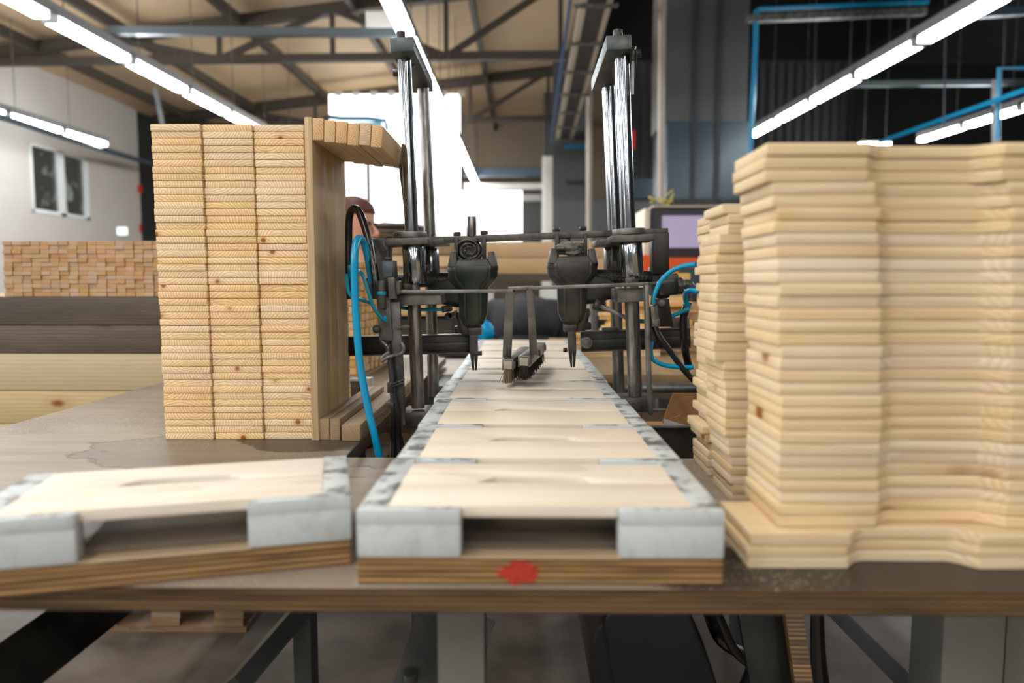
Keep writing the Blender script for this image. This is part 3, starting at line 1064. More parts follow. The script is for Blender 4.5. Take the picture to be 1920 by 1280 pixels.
# loose jig on the left
jl = make_jig(.174)
pr = onz(660, 1059, TZ)                         # right front corner
pl_ = onz(0, 1122, TZ)
ang = math.atan2(pr.y - pl_.y, pr.x - pl_.x)
jl.rotation_euler = (0, 0, ang)
c = Vector((pr.x - WJ / 2 * math.cos(ang), pr.y - WJ / 2 * math.sin(ang), TZ))
jl.location = c
jl['label'] = 'loose white-edged assembly jig lying askew left of the row'
del jl['group']
Rl = Matrix.Rotation(ang, 3, 'Z')
wb = (.174 - LIP - .008) / 2
for k, nm in enumerate(('near', 'far')):
    o = board_mesh('crate_board', .296, wb - .0006, PT, M['pine_pale'], notch=(k == 1), depth=.024, half=.066)
    o.location = c + Rl @ Vector((0, LIP + wb / 2 + k * wb, HJ - PT + .0006))
    o.rotation_euler = (0, 0, ang)
    tag(o, 'pale board %s, %s one on the loose left jig' % ('with hand slot' if k else 'with plain edges', nm), 'board', 'boards on the loose jig')

# support channel under the row where it bridges the gap
q = B()
q.box((.02, 2.0, TZ - .03), (.28, 1.62, .05))
t = recentre(q.build('conveyor_beam', M['black_metal'], bevel=.004))
tag(t, 'black steel beam that carries the row of jigs across the gap', 'beam')

# ================================================================= left pile of boards
NP = 46
YP = 1.288
pb = at(306, 826, YP)
pt = at(287, 232, YP)
LT = (pt.z - TZ) / NP
xs0 = at(304, 700, YP).x
xs1 = at(582, 700, YP).x
CW = (xs1 - xs0) / 3
LBL = .30
pb_mesh = B().box((0, 0, LT / 2 - .00015), (CW - .0018, LBL, LT - .0005)).build('pine_board', M['pine_end'], bevel=.0015, seg=2)
rnd = random.Random(11)
first = True
lean = math.radians(.5)
for c in range(3):
    for i in range(NP):
        o = pb_mesh if first else pb_mesh.copy()
        if not first:
            COL.objects.link(o)
        first = False
        z = TZ + i * LT
        o.location = (xs0 + CW * (c + .5) - (z - TZ) * .007 + rnd.uniform(-.0007, .0007), YP + LBL / 2 + rnd.uniform(-.0015, .002) + .004 * c, z)
        n = NP - i
        wh = 'top board' if n == 1 else ('bottom board' if i == 0 else '%s board from the top' % nth(n))
        tag(o, 'pine board end in the left pile, %s of the %s column' % (wh, ['left', 'middle', 'right'][c]), 'board', 'end-on boards of the left pile')
# boards standing upright against the pile
UX = xs0 + 3 * CW
ztop = at(585, 220, YP).z
ed = [(YP - .004, YP + .088, 'nearest'), (YP + .089, YP + .147, 'middle'), (YP + .148, YP + .232, 'farthest')]
for i, (a, b_, nm) in enumerate(ed):
    hz = ztop - .0 - (.003 * i)
    o = B().box((UX + .0072, (a + b_) / 2, (TZ + hz) / 2), (.0135, b_ - a, hz - TZ)).build('upright_board', M['upright'], bevel=.0015)
    recentre(o)
    tag(o, 'upright weathered pine board on the right side of the left pile, %s of three' % nm, 'board', 'upright boards beside the left pile')
UX2 = UX + .0142
# six short sticks bridged from the upright boards to the machine rod
tops = [222, 226, 228, 232, 232, 236]
sx0 = at(597, 240, YP).x
sxe = at(718, 240, YP).x
sw = (sxe - UX2 - .0) / 6
for i in range(6):
    zt_ = at(620, tops[i], YP).z
    hh = S(40 - (i == 5) * 0, YP)
    o = B().box((0, 0, 0), (sw - .0007, .232, hh)).build('pine_stick', M['stick'], bevel=.0022)
    o.location = (UX2 + sw * (i + .5), YP + .116 - .004, zt_ - hh / 2)
    o.rotation_euler = (0, math.radians(1.2 + i * .9), 0)
    tag(o, 'short pine stick jutting right atop the left pile, %s from the left' % ordn[i], 'stick', 'sticks at the top of the left pile')
# sticks lying at the foot of the pile
for i, (x0, x1, yt, nm) in enumerate(((598, 618, 785, 'left'), (619, 638, 785, 'right'))):
    a, c2 = at(x0, 822, YP), at(x1, 822, YP)
    h = at(x0, yt, YP).z - TZ
    o = B().box((0, 0, h / 2), (c2.x - a.x, .42, h)).build('foot_stick', M['weather'], bevel=.0015)
    o.location = ((a.x + c2.x) / 2, YP + .21, TZ)
    tag(o, 'square weathered stick at the foot of the left pile, %s of the pair' % nm, 'stick', 'pair of sticks at the foot of the pile')
a, c2 = at(638, 824, YP - .01), at(674, 824, YP - .01)
o = B().box((0, 0, .0155), (c2.x - a.x, .62, .031)).build('guide_rail', M['weather'], bevel=.003)
o.location = ((a.x + c2.x) / 2 + .002, YP - .01 + .31, TZ)
tag(o, 'wide flat weathered batten lying along the table edge by the blue hose', 'batten')

# ================================================================= right stacks with hand notches
LB = .335
RT = .0126
SB = board_mesh('notched_board', LB, .108, RT - .0004, M['pine_side'], notch=True, rnd=.0016, depth=.02, half=.066)
SB2 = board_mesh('notched_board', LB, .093, RT - .0004, M['pine_side'], notch=True, rnd=.0016, depth=.02, half=.066)
first = {id(SB): True, id(SB2): True}


def stack(src, n, fx, Yf, nm, seed, wdt, offs=None):
    r = random.Random(seed)
    for i in range(n):
        o = src if first[id(src)] else src.copy()
        if not first[id(src)]:
            COL.objects.link(o)
        first[id(src)] = False
        x, y, rz = fx(i)
        o.location = (x + LB / 2 + r.uniform(-.0018, .0018), Yf + y + wdt / 2 + r.uniform(-.0015, .0015), TZ + i * RT)
        o.rotation_euler = (0, 0, rz + math.radians(r.uniform(-.4, .4)))
        k = n - i
        wh = 'top board' if k == 1 else ('bottom board' if i == 0 else '%s board from the top' % nth(k))
        tag(o, 'pale notched pine board, %s of the %s right stack' % (wh, nm), 'board', 'boards of the %s right stack' % nm)


ROWA = ((265, 1436), (340, 1436), (341, 1452), (500, 1458), (700, 1463), (900, 1463), (985, 1457))


def lerp_tab(tab, y):
    for (y0, x0), (y1, x1) in zip(tab, tab[1:]):
        if y <= y1:
            return x0 + (x1 - x0) * max(0, (y - y0)) / (y1 - y0)
    return tab[-1][1]


def corner(tab, i, n, ytop, ybot, Y):
    y = ybot + (ytop - ybot) * (i + .5) / n
    return at(lerp_tab(tab, y), y, Y).x


def fxA(i):
    if i < 3:
        return (at(1400 + i, 1050, .703).x, -.0165, math.radians(.3))
    return (corner(ROWA, i, 34, 265, 1064, .7195), 0, 0)


stack(SB, 34, fxA, .7195, 'front', 2, .108)


ROWD = ((385, 1353), (396, 1353), (398, 1368), (430, 1366), (445, 1345), (560, 1343), (660, 1337), (680, 1356), (800, 1360), (860, 1370), (942, 1374))


def fxD(i):
    return (corner(ROWD, i, 31, 383, 942, .9186), 0, math.radians(.3 if i % 4 else -.2))


stack(SB2, 31, fxD, .9186, 'middle', 3, .093)
rr = random.Random(9)
jit = [rr.uniform(-.006, .005) for _ in range(31)]


EX0 = onz(1328, 890, TZ).x


def fxE(i):
    return (EX0 + (jit[i] if i != 5 else -.014), 0, 0)


stack(SB2, 31, fxE, 1.0545, 'rear', 4, .093)

# ================================================================= bundle and timbers left behind
t = thing('timber_bin', (-1.75, 2.6, 0), 'bin wall of two dark weathered planks over pale planks behind the table', 'timber')
BY = 2.42
bx0, bx1 = -3.2, -1.02
zz = [at(150, y, BY).z for y in (556, 610, 663, 733, 795)]
for i in range(4):
    B().box(((bx0 + bx1) / 2, BY + .03, (zz[i] + zz[i + 1]) / 2), (bx1 - bx0, .05, zz[i] - zz[i + 1] - .002)).build(
        'dark_plank' if i < 2 else 'pale_plank', M['old_beam'] if i < 2 else M['new_beam'], t, bevel=.003)
z = zz[4]
while z > .2:
    z2 = max(z - .13, .15)
    B().box(((bx0 + bx1) / 2, BY + .03, (z + z2) / 2), (bx1 - bx0, .05, z - z2 - .002)).build('pale_plank', M['new_beam'], t, bevel=.003)
    z = z2
B().box(((bx0 + bx1) / 2, BY + .45, zz[0] - .02), (bx1 - bx0, .78, .04)).build('deck', M['new_beam'], t)
for x in (bx0 + .1, bx1 - .1):
    B().box((x, BY + .75, (zz[0] - .04) / 2), (.09, .09, zz[0] - .04)).build('post', M['new_beam'], t)
zb, zt_ = zz[0], at(150, 451, BY).z
NR, NC = 13, 23
rh = (zt_ - zb) / NR
cwid = .0325
st = B().box((0, 0, rh / 2), (cwid - .0008, .55, rh - .0004)).build('stick_end', M['far_end'], bevel=.001, seg=1)
rnd = random.Random(8)
k = 0
for r in range(NR):
    for c in range(NC):
        o = st if k == 0 else st.copy()
        if k:
            COL.objects.link(o)
        k += 1
        o.location = (bx1 - .02 - cwid * (c + .5) - .0, BY + .29 + rnd.uniform(-.004, .004), zb + rh * r)
        tag(o, 'stick end in far left pile, %s row from top, %s from the right' % (nth(NR - r), nth(c + 1)), 'stick', 'stick ends in the pile far left')

# second pile of blocks behind the blue hose
bk = B().box((0, 0, .0115), (.05, .0285, .0225)).build('pine_block', M['far_block'], bevel=.002, seg=1)
k = 0
rnd = random.Random(4)
for c in range(11):
    for r in range(15):
        o = bk if k == 0 else bk.copy()
        if k:
            COL.objects.link(o)
        k += 1
        y = 2.14 + c * .045
        o.location = (-.535 + c * .0045 + rnd.uniform(-.003, .003), y, TZ + .012 + r * .023)
        tag(o, 'pine block behind blue hose, %s row from top, %s from near end' % (nth(15 - r), nth(c + 1)), 'block', 'blocks in the pile behind the blue hose')
tag(recentre(B().box((-.53, 2.37, TZ + .006), (.1, .54, .012)).build('pallet_board', M['weather'])), 'thin board under the block pile behind the hose', 'board')
bk.data.transform(Matrix.Diagonal((1.6, 1.5, 1, 1)))
t = thing('spare_corner_block', onz(680, 742, TZ), 'white plastic jig corner with a wooden core behind the left pile', 'jig part')
o = t.location
B().box((o.x + .012, o.y, TZ + .024), (.028, .03, .048)).build('block', M['hdpe'], t, bevel=.002)
B().box((o.x - .022, o.y + .002, TZ + .02), (.03, .03, .04)).build('core', M['old_beam'], t)
B().box((o.x - .022, o.y, TZ + .0435), (.04, .035, .006)).build('cap', M['hdpe'], t)

# loose boards on the side table
rnd = random.Random(21)
lb = B().box((0, 0, .007), (.34, .10, .0135)).build('loose_board', M['far_side'], bevel=.001, seg=1)
k = 0
spots = []
for (x0, y0, n, pn) in ((.52, 3.0, 12, 'tall left'), (.40, 2.86, 5, 'small front'), (.86, 3.05, 9, 'right')):
    for i in range(n):
        spots.append((x0 + rnd.uniform(-.04, .04), y0 + rnd.uniform(-.03, .03), .91 + i * .0275 * (1 if n > 5 else .55), rnd.uniform(-.15, .15), pn, 2 * (n - i) - 1))
for (x, y, z, rz, pn, kk) in spots:
    for w in range(2):
        if w and rnd.random() < .0:
            continue
        o = lb if k == 0 else lb.copy()
        if k:
            COL.objects.link(o)
        k += 1
        o.location = (x + w * rnd.uniform(-.01, .01), y + (w * .0), z + w * .0138)
        o.rotation_euler = (0, 0, rz + w * .06)
        tag(o, 'loose pale board behind the right tower, %s from the top of the %s pile' % (nth(kk + 1 - w), pn), 'board', 'loose boards on the side table')

# long board stack in the middle background
t = thing('trestle_table', (0.1, 5.2, 0), 'long dark trestle table in the middle background under wide tan panels', 'table')
a, c2 = at(760, 512, 5.0), at(1150, 512, 5.0)
B().box(((a.x + c2.x) / 2, 5.4, a.z - .03), (c2.x - a.x + .2, .8, .05)).build('tabletop', M['old_beam'], t)
for x in (a.x, c2.x):
    for y in (5.1, 5.7):
        B().box((x, y, (a.z - .05) / 2), (.08, .08, a.z - .05)).build('leg', M['table_steel'], t)
zlo, zhi = a.z - .005, at(1000, 452, 5.0).z
mt = plain('tan_panel', srgb(214, 180, 138), .6, noise=.1, nscale=3)
for i in range(2):
    o = B().box((0, 0, 0), (c2.x - a.x - .1 * (i % 2), .7, (zhi - zlo) / 2 - .003)).build('wood_panel', mt, bevel=.004)
    o.location = ((a.x + c2.x) / 2 + .05 * (i % 2), 5.4, zlo + (i + .5) * (zhi - zlo) / 2)
    tag(o, 'wide tan wooden panel, %s from the bottom of the stack on the trestle table' % ordn[i], 'panel', 'wide panels on the trestle table')
# folded sacks left of it
for i in range(3):
    o = B().ball((0, 0, 0), 1, (.36 - .04 * i, .22, .03), seg=20, ring=10, wob=.008, seed=i).build('folded_sack', plain('sack%d' % i, srgb(120 - i * 14, 104 - i * 12, 86 - i * 8), .8, noise=.3, nscale=12), angle=80)
    p = at(728, 446 - i * 9, 4.6)
    o.location = p
    tag(o, ['brown folded sack, bottom one, behind the left tower', 'brown folded sack, middle one, behind the left tower', 'brown folded sack, top one, behind the left tower'][i], 'sack')
a = at(700, 452, 4.6)
t = thing('sack_crate', (a.x, 4.6, 0), 'tan slatted crate under the folded sacks', 'crate')
for i in range(6):
    B().box((a.x + .12, 4.6, a.z - .06 - i * .075), (.86, .5, .066)).build('slat', mt if i % 2 else M['weather'], t)
B().box((a.x + .12, 4.62, (a.z - .5) / 2), (.8, .44, a.z - .48)).build('box', M['truss'], t)

# ================================================================= the nailing machine
MT = Matrix.Rotation(-math.radians(2.65), 3, 'Y')      # the whole machine stands slightly askew
MX, MZ = MT @ EX, MT @ EZ
Y1, Y2 = 1.45, 1.66                                     # front and rear guide rods
mach = thing('nailing_machine', (0.02, 1.55, TZ - .2), 'black and steel pneumatic nailing machine straddling the row of jigs', 'machine')


def mb(px, py, Y, wpx, hpx, dep, b=None, Yd=None):
    """machine-aligned block whose front face is centred at that spot"""
    b = b or B()
    c = at(px, py, Y)
    b.box(c + Vector((0, dep / 2, 0)), (S(wpx, Yd or Y), dep, S(hpx, Yd or Y)), MT)
    return b


def part(b, name, mat, bevel=.0015, label=None, parent=None, seg=2, angle=35):
    o = b.build(name, M[mat] if isinstance(mat, str) else mat, parent or mach, bevel=bevel, seg=seg, angle=angle)
    if label:
        o['label'] = label
    return o


# guide rods -----------------------------------------------------------------
def rod(x0, y0, x1, y1, Y, wpx, name='guide_rod', mat='chrome'):
    r = S(wpx, Y) / 2
    a, c = at(x0, y0, Y), at(x1, y1, Y)
    return part(B().cyl(a, c, r, seg=28), name, mat, 0)


rod(758, 96, 772, 440, Y1, 25)
rod(771, 440, 784, 764, Y1, 25, mat='rod_old')
rod(793, 158, 806, 440, Y2, 22, mat='rod_old')
rod(805, 440, 813, 742, Y2, 21, mat='rod_old')
rod(1165, 92, 1178, 432, Y1, 27)
rod(1180, 432, 1191, 742, Y1, 27, mat='rod_old')
rod(1140, 158, 1152, 440, Y2, 23)
rod(1150, 440, 1161, 740, Y2, 22, mat='rod_old')
# second thin rod hugging the front left rod
part(B().cyl(at(749, 280, Y1 + .03), at(768, 436, Y1 + .03), .006), 'tie_rod', 'rod_old', 0)


# top plates ------------------------------------------------------------------
def top_plate(x0, x1, yt, yb, xr_shift, mat):
    Ya, Yb = 1.405, 1.70
    a, c = at(x0, (yt + yb) / 2, Ya), at(x1, (yt + yb) / 2, Ya)
    h = S(yb - yt, Ya)
    w = (c - a).length
    ctr = (a + c) / 2
    return part(B().box(ctr + Vector((xr_shift, (Yb - Ya) / 2, 0)), (w, Yb - Ya, h), MT), 'top_plate', mat, .002)


tpl = top_plate(731, 776, 70, 96, .0, 'steel_blue')
tpr = top_plate(1137, 1184, 66, 92, .0, 'steel_blue')
for (x, y, p) in ((752, 66, tpl), (1159, 62, tpr)):
    c = at(x, y + 4, 1.445)
    part(B().cyl(c - MZ * .006, c + MZ * .010, .009, seg=20), 'bolt', 'black_metal', .001, parent=p)
part(B().cyl(at(737, 137, 1.50), at(752, 136, 1.50), .007), 'side_bolt', 'black_metal', .001, parent=tpl)
part(B().cyl(at(1183, 101, 1.44), at(1201, 100, 1.44), .008), 'side_bolt', 'black_metal', .001, parent=tpr)
q = B()
q.cyl(at(1183, 103, 1.44), at(1188, 103, 1.44), .016)
q.cyl(at(1191, 103, 1.44), at(1193, 103, 1.44), .016)
part(q, 'washer', 'steel_dark', .0005, parent=tpr)
part(B().tube([at(1187, 100, 1.435), at(1186, 140, 1.435), at(1186, 177, 1.435)], .0032, smooth=False), 'spanner', 'steel_grey', 0, parent=tpr)
for (x, y) in ((791, 160), (1139, 156)):
    c = at(x, y, Y2)
    part(B().cyl(c - MZ * .006, c + MZ * .006, .017, seg=24), 'rod_nut', 'steel_dark', .001)
c = at(772, 117, Y1 + .04)
part(B().cyl(c - MZ * .012, c + MZ * .012, .006), 'set_screw', 'steel_grey', .001)

# collars, bracket plates and bearings ------------------------------------------
for (x, y, sgn) in ((769, 441, -1), (1180, 435, 1)):
    c = at(x, y, Y1)
    part(B().cyl(c - MZ * .006, c + MZ * .006, .0345, seg=36), 'collar', 'steel_grey', .0012)
    d = at(x + sgn * 2, y + 13, Y1)
    q = B()
    q.box(d + Vector((sgn * .0, .005, 0)), (.086, .084, .014), MT)
    part(q, 'bracket_plate', 'steel_dark', .002)
    e = at(x + (34 if sgn < 0 else -30), y + (14 if sgn < 0 else 20), 1.60)
    part(B().box(e, (.085, .12, .014), MT), 'rear_bracket_plate', 'steel_dark', .002)
part(B().cyl(at(775, 456, Y1), at(778, 532, Y1), .0225, seg=32), 'linear_bearing', 'chrome', .001)
part(B().cyl(at(1182, 446, Y1), at(1186, 518, Y1), .0225, seg=32), 'linear_bearing', 'chrome', .001)
part(B().cyl(at(806, 466, Y2), at(809, 526, Y2), .0205, seg=32), 'linear_bearing', 'chrome', .001)
part(B().cyl(at(1147, 460, Y2), at(1149, 512, Y2), .0205, seg=32), 'linear_bearing', 'rod_old', .001)
part(B().cyl(at(802, 462, 1.6), at(802, 496, 1.6), .006), 'screw', 'black_metal', .001)
part(B().cyl(at(1151, 456, 1.6), at(1153, 490, 1.6), .006), 'screw', 'black_metal', .001)
# base blocks
part(mb(779, 785, 1.415, 56, 24, .09), 'base_block', 'steel_dark', .002)
part(mb(1196, 760, 1.415, 58, 24, .09), 'base_block', 'steel_dark', .002)
part(B().cyl(at(780, 800, Y1), at(781, 900, Y1), .009), 'foot', 'steel_dark', 0)
part(B().cyl(at(1196, 778, Y1), at(1197, 900, Y1), .009), 'foot', 'steel_dark', 0)
part(B().bar((-.30, 1.58, TZ - .12), (.36, 1.58, TZ - .12), .05, .05), 'base_beam', 'black_metal', .003)
part(B().box((-.22, 1.58, .39), (.06, .06, .78)), 'leg', 'table_steel', .003)
part(B().box((.26, 1.58, .39), (.06, .06, .78)), 'leg', 'table_steel', .003)
part(B().cyl(at(813, 742, Y2), at(815, 800, Y2), .012), 'foot', 'steel_dark', 0)
part(B().cyl(at(1161, 740, Y2), at(1162, 790, Y2), .012), 'foot', 'steel_dark', 0)
# upper cross bar
cb = part(B().bar(at(806, 451, 1.56), at(1250, 434, 1.56), .035, S(11, 1.56)), 'upper_cross_bar', 'steel_dark', .001)
for x, y in ((857, 442), (908, 440), (1043, 434), (1093, 432)):
    c = at(x, y, 1.55)
    part(B().cyl(c, c + MZ * .008, .0085, seg=6), 'bolt', 'black_metal', .0005, parent=cb)
part(B().cyl(at(884, 444, 1.55), at(884, 406, 1.55), S(9, 1.55), seg=24), 'stub_post', 'rod_old', .0008)
# side posts of the upper bar
part(B().bar(at(1236, 437, 1.56), at(1236, 514, 1.56), .04, S(30, 1.56)), 'side_post', 'black_metal', .002)
part(B().bar(at(716, 448, 1.50), at(716, 540, 1.50), .04, S(34, 1.50)), 'side_post', 'steel_dark', .003)


# nail guns -----------------------------------------------------------------------
def gun(cx, dy, side, matname, label):
    """cx: middle of the body in the photo, dy: shift down, side: -1 handle to the left"""
    Y = 1.565
    g = thing('nail_gun', (0, 0, 0), None, None)
    g.parent = mach
    g.location = at(cx, 600 + dy, Y) - mach.location
    del_ = g

    def ring(py, hw, hd, ch, xs=0, yb=0):
        c = at(cx + xs, py + dy, Y) + Vector((0, yb, 0))
        w, d = S(hw, Y), hd
        k = min(ch, w * .9, d * .9)
        pts = [(-w + k, -d), (w - k, -d), (w, -d + k), (w, d - k), (w - k, d), (-w + k, d), (-w, d - k), (-w, -d + k)]
        return [c + MX * x + Vector((0, y, 0)) for x, y in pts]
    # main housing
    part(B().rings([ring(507, 45, .046, .014), ring(521, 45, .046, .014), ring(527, 41, .044, .014), ring(542, 27, .034, .012),
                    ring(562, 26.5, .034, .012), ring(590, 25.5, .032, .011), ring(607, 19, .027, .009), ring(614, 12, .020, .006)]),
         'housing', matname, .0008, parent=g, angle=18, seg=1)
    part(B().rings([ring(500, 46, .047, .014), ring(508, 46, .047, .014)]), 'gasket', 'steel_dark', .001, parent=g)
    # cap with two horns
    part(B().rings([ring(501, 44, .046, .012), ring(489, 36, .044, .012), ring(487, 34, .041, .012)]), 'cap', 'black_plastic', .001, parent=g, angle=20)
    for s in (-1, 1):
        q = B()
        a = at(cx + s * 36.5, 501 + dy, Y)
        c = at(cx + s * 34.5, 473 + dy, Y)
        q.bar(a, c, .088, S(17, Y), s1b=.074, s2b=S(11, Y))
        part(q, 'cap_horn', 'black_plastic', .002, parent=g, angle=25)
    # raised front panel
    part(B().rings([[at(cx + u, p + dy, Y) + Vector((0, v, 0)) for u, v in ((-w, y0), (w, y0), (w, y0 + .012), (-w, y0 + .012))]
                    for p, w, y0 in ((498, 30, -.050), (520, 28, -.050), (536, 14, -.044), (545, 12, -.040), (600, 12, -.034), (608, 10, -.030))]),
         'front_panel', matname, .0015, parent=g)
    # nose and driver blade
    part(mb(cx + side * -2, 621 + dy, Y - .02, 24, 14, .04), 'nose_block', 'steel_dark', .0015, parent=g)
    part(mb(cx + side * 22, 618 + dy, Y - .015, 30, 14, .03), 'nose_arm', 'black_metal', .003, parent=g)
    q = B()
    top, bot = at(cx, 626 + dy, Y - .012), at(cx + 1, 664 + dy, Y - .012)
    q.bar(top, bot, .014, S(15, Y))
    part(q, 'driver_guide', 'steel_dark', .001, parent=g)
    q = B()
    tip = at(cx + 2, 694 + dy, Y - .012)
    q.bar(bot - MX * S(3.8, Y), tip - MX * S(2.4, Y), .013, S(7, Y), s1b=.004, s2b=S(3.2, Y))
    q.bar(bot + MX * S(3.8, Y), tip + MX * S(2.4, Y), .013, S(7, Y), s1b=.004, s2b=S(3.2, Y))
    part(q, 'driver_tip', 'black_metal', .0005, parent=g)
    b0 = at(cx + (8 if side < 0 else -16), 662 + dy, Y - .014)
    part(B().cyl(b0, b0 + MX * .009, .0055, seg=6), 'tip_bolt', 'black_metal', .0004, parent=g)
    # handle: stout neck then ribbed grip running outwards
    def hx(d):
        return cx + side * d
    q = B()
    def hring(d, pc, hh, hd, k=.010, yb=.02):
        c = at(hx(d), pc + dy, Y) + Vector((0, yb, 0))
        h = S(hh, Y)
        pts = [(-hd + k, -h), (hd - k, -h), (hd, -h + k), (hd, h - k), (hd - k, h), (-hd + k, h), (-hd, h - k), (-hd, -h + k)]
        return [c + Vector((0, y, 0)) + MZ * z for y, z in pts]
    part(B().rings([hring(20, 545, 32, .026), hring(45, 545, 30, .024), hring(72, 545, 22, .022), hring(84, 548, 17, .018)]), 'handle_neck', matname, .003, parent=g)
    part(B().rings([hring(30, 525, 14, .021), hring(60, 524, 13, .021), hring(150, 527, 13, .020), hring(165, 528, 15, .020)]), 'grip', 'black_plastic', .003, parent=g)
    # grip dimples
    q = B()
    for r_ in range(3):
        for k in range(12):
            c = at(hx(62 + k * 7 + (r_ % 2) * 3.5), 520 + dy + r_ * 5, Y) + Vector((0, -.001, 0))
            q.ball(c, .0022, seg=6, ring=4)
    part(q, 'grip_pattern', 'black_plastic', 0, parent=g)
    part(B().rings([hring(150, 533, 27, .028), hring(164, 536, 30, .030), hring(180, 536, 29, .030), hring(186, 536, 22, .026)]), 'handle_end', 'green_plastic', .003, parent=g)
    # trigger eye
    c = at(hx(47 if side < 0 else 28), 593 + dy, Y - .01)
    q = B()
    q.cyl(c - EY * .004, c + EY * .004, .009, seg=18)
    q.bar(at(hx(30), 585 + dy, Y - .01), c, .008, .010)
    part(q, 'trigger_eye', 'steel_dark', .001, parent=g)
    # lower block on the nose
    q = B()
    q.rings([ring(585, 12, .018, .006, xs=side * 22), ring(612, 12, .018, .006, xs=side * 18), ring(626, 9, .015, .005, xs=side * 14)])
    part(q, 'dust_cover', 'black_plastic', .003, parent=g)
    return g


gl = gun(888, 0, -1, 'green_plastic', None)
gl['label'] = 'left nail gun with a dark green housing'
gr = gun(1072, -6, 1, 'black_plastic', None)
gr['label'] = 'right nail gun with a dusty black housing'
# hanger straps from the cross bar to each gun
for (x0, x1, yt, yb) in ((856, 908, 446, 492), (1044, 1097, 438, 486)):
    for x in (x0, x1):
        part(B().bar(at(x, yt, 1.545), at(x, yb, 1.545), .02, S(7, 1.545)), 'hanger_strap', 'black_metal', .0008)


# magazines
def magazine(x0, x1, yc0, yc1, h, Y, label):
    m = thing('magazine', (0, 0, 0), None, None)
    m.parent = mach
    m.location = at((x0 + x1) / 2, yc0, Y) - mach.location
    a, c = at(x0, yc0, Y), at(x1, yc1, Y)
    part(B().bar(a, c, .026, S(h, Y)), 'channel', 'black_metal', .002, parent=m)
    part(B().bar(a - MZ * S(h * .12, Y) - EY * .004, c - MZ * S(h * .12, Y) - EY * .004, .026, S(h * .42, Y)), 'rail', 'black_metal', .0015, parent=m)
    part(B().bar(a + MZ * S(h * .47, Y) - EY * .003, c + MZ * S(h * .47, Y) - EY * .003, .03, S(2.2, Y)), 'top_flange', 'steel_dark', .0004, parent=m)
    part(B().bar(a - MZ * S(h * .47, Y) - EY * .003, c - MZ * S(h * .47, Y) - EY * .003, .03, S(2.2, Y)), 'bottom_flange', 'steel_dark', .0004, parent=m)
    return m


ml = magazine(655, 884, 648, 643, 36, 1.60, 'left')
mr = magazine(1089, 1292, 640, 632, 38, 1.60, 'right')
c = at(1100, 642, 1.575)
q = B()
q.cyl(c - EY * .004, c + EY * .006, .013, seg=24)
q.cyl(c - EY * .008, c, .008, seg=6)
part(q, 'pivot_bolt', 'steel_grey', .0006, parent=mr)
part(mb(1146, 617, 1.572, 32, 6, .02), 'latch', 'steel_dark', .0006, parent=mr)

# lower bars -----------------------------------------------------------------------
YL = 1.385
lbl = part(B().bar(at(736, 547, YL), at(962, 545, YL), .024, S(6.5, YL)), 'lower_cross_bar', 'steel_grey', .0008)
part(B().bar(at(953, 541, YL + .012), at(1000, 538, YL + .012), .016, S(7, YL)), 'bar_link', 'steel_grey', .0008)
lbr = part(B().bar(at(990, 540, YL), at(1214, 532, YL), .024, S(6.5, YL)), 'lower_cross_bar', 'steel_grey', .0008)
part(B().bar(at(1214, 532, YL), at(1262, 527, YL + .05), .006, S(5, YL)), 'bar_tail', 'steel_grey', .0005)
part(mb(781, 560, YL + .012, 92, 24, .10), 'clamp_block', 'steel_grey', .002)
part(mb(1183, 553, YL + .012, 50, 26, .10), 'clamp_block', 'steel_grey', .002)
part(mb(826, 556, YL + .03, 16, 14, .02), 'clamp_nut', 'steel_dark', .002)
part(mb(1153, 548, YL + .03, 10, 14, .02), 'clamp_nut', 'steel_grey', .002)
for (x, y) in ((762, 539), (1181, 527)):
    c = at(x, y, YL + .025)
    part(B().cyl(c - MZ * .004, c + MZ * .007, .0095, seg=6), 'hex_bolt', 'steel_dark', .0006)


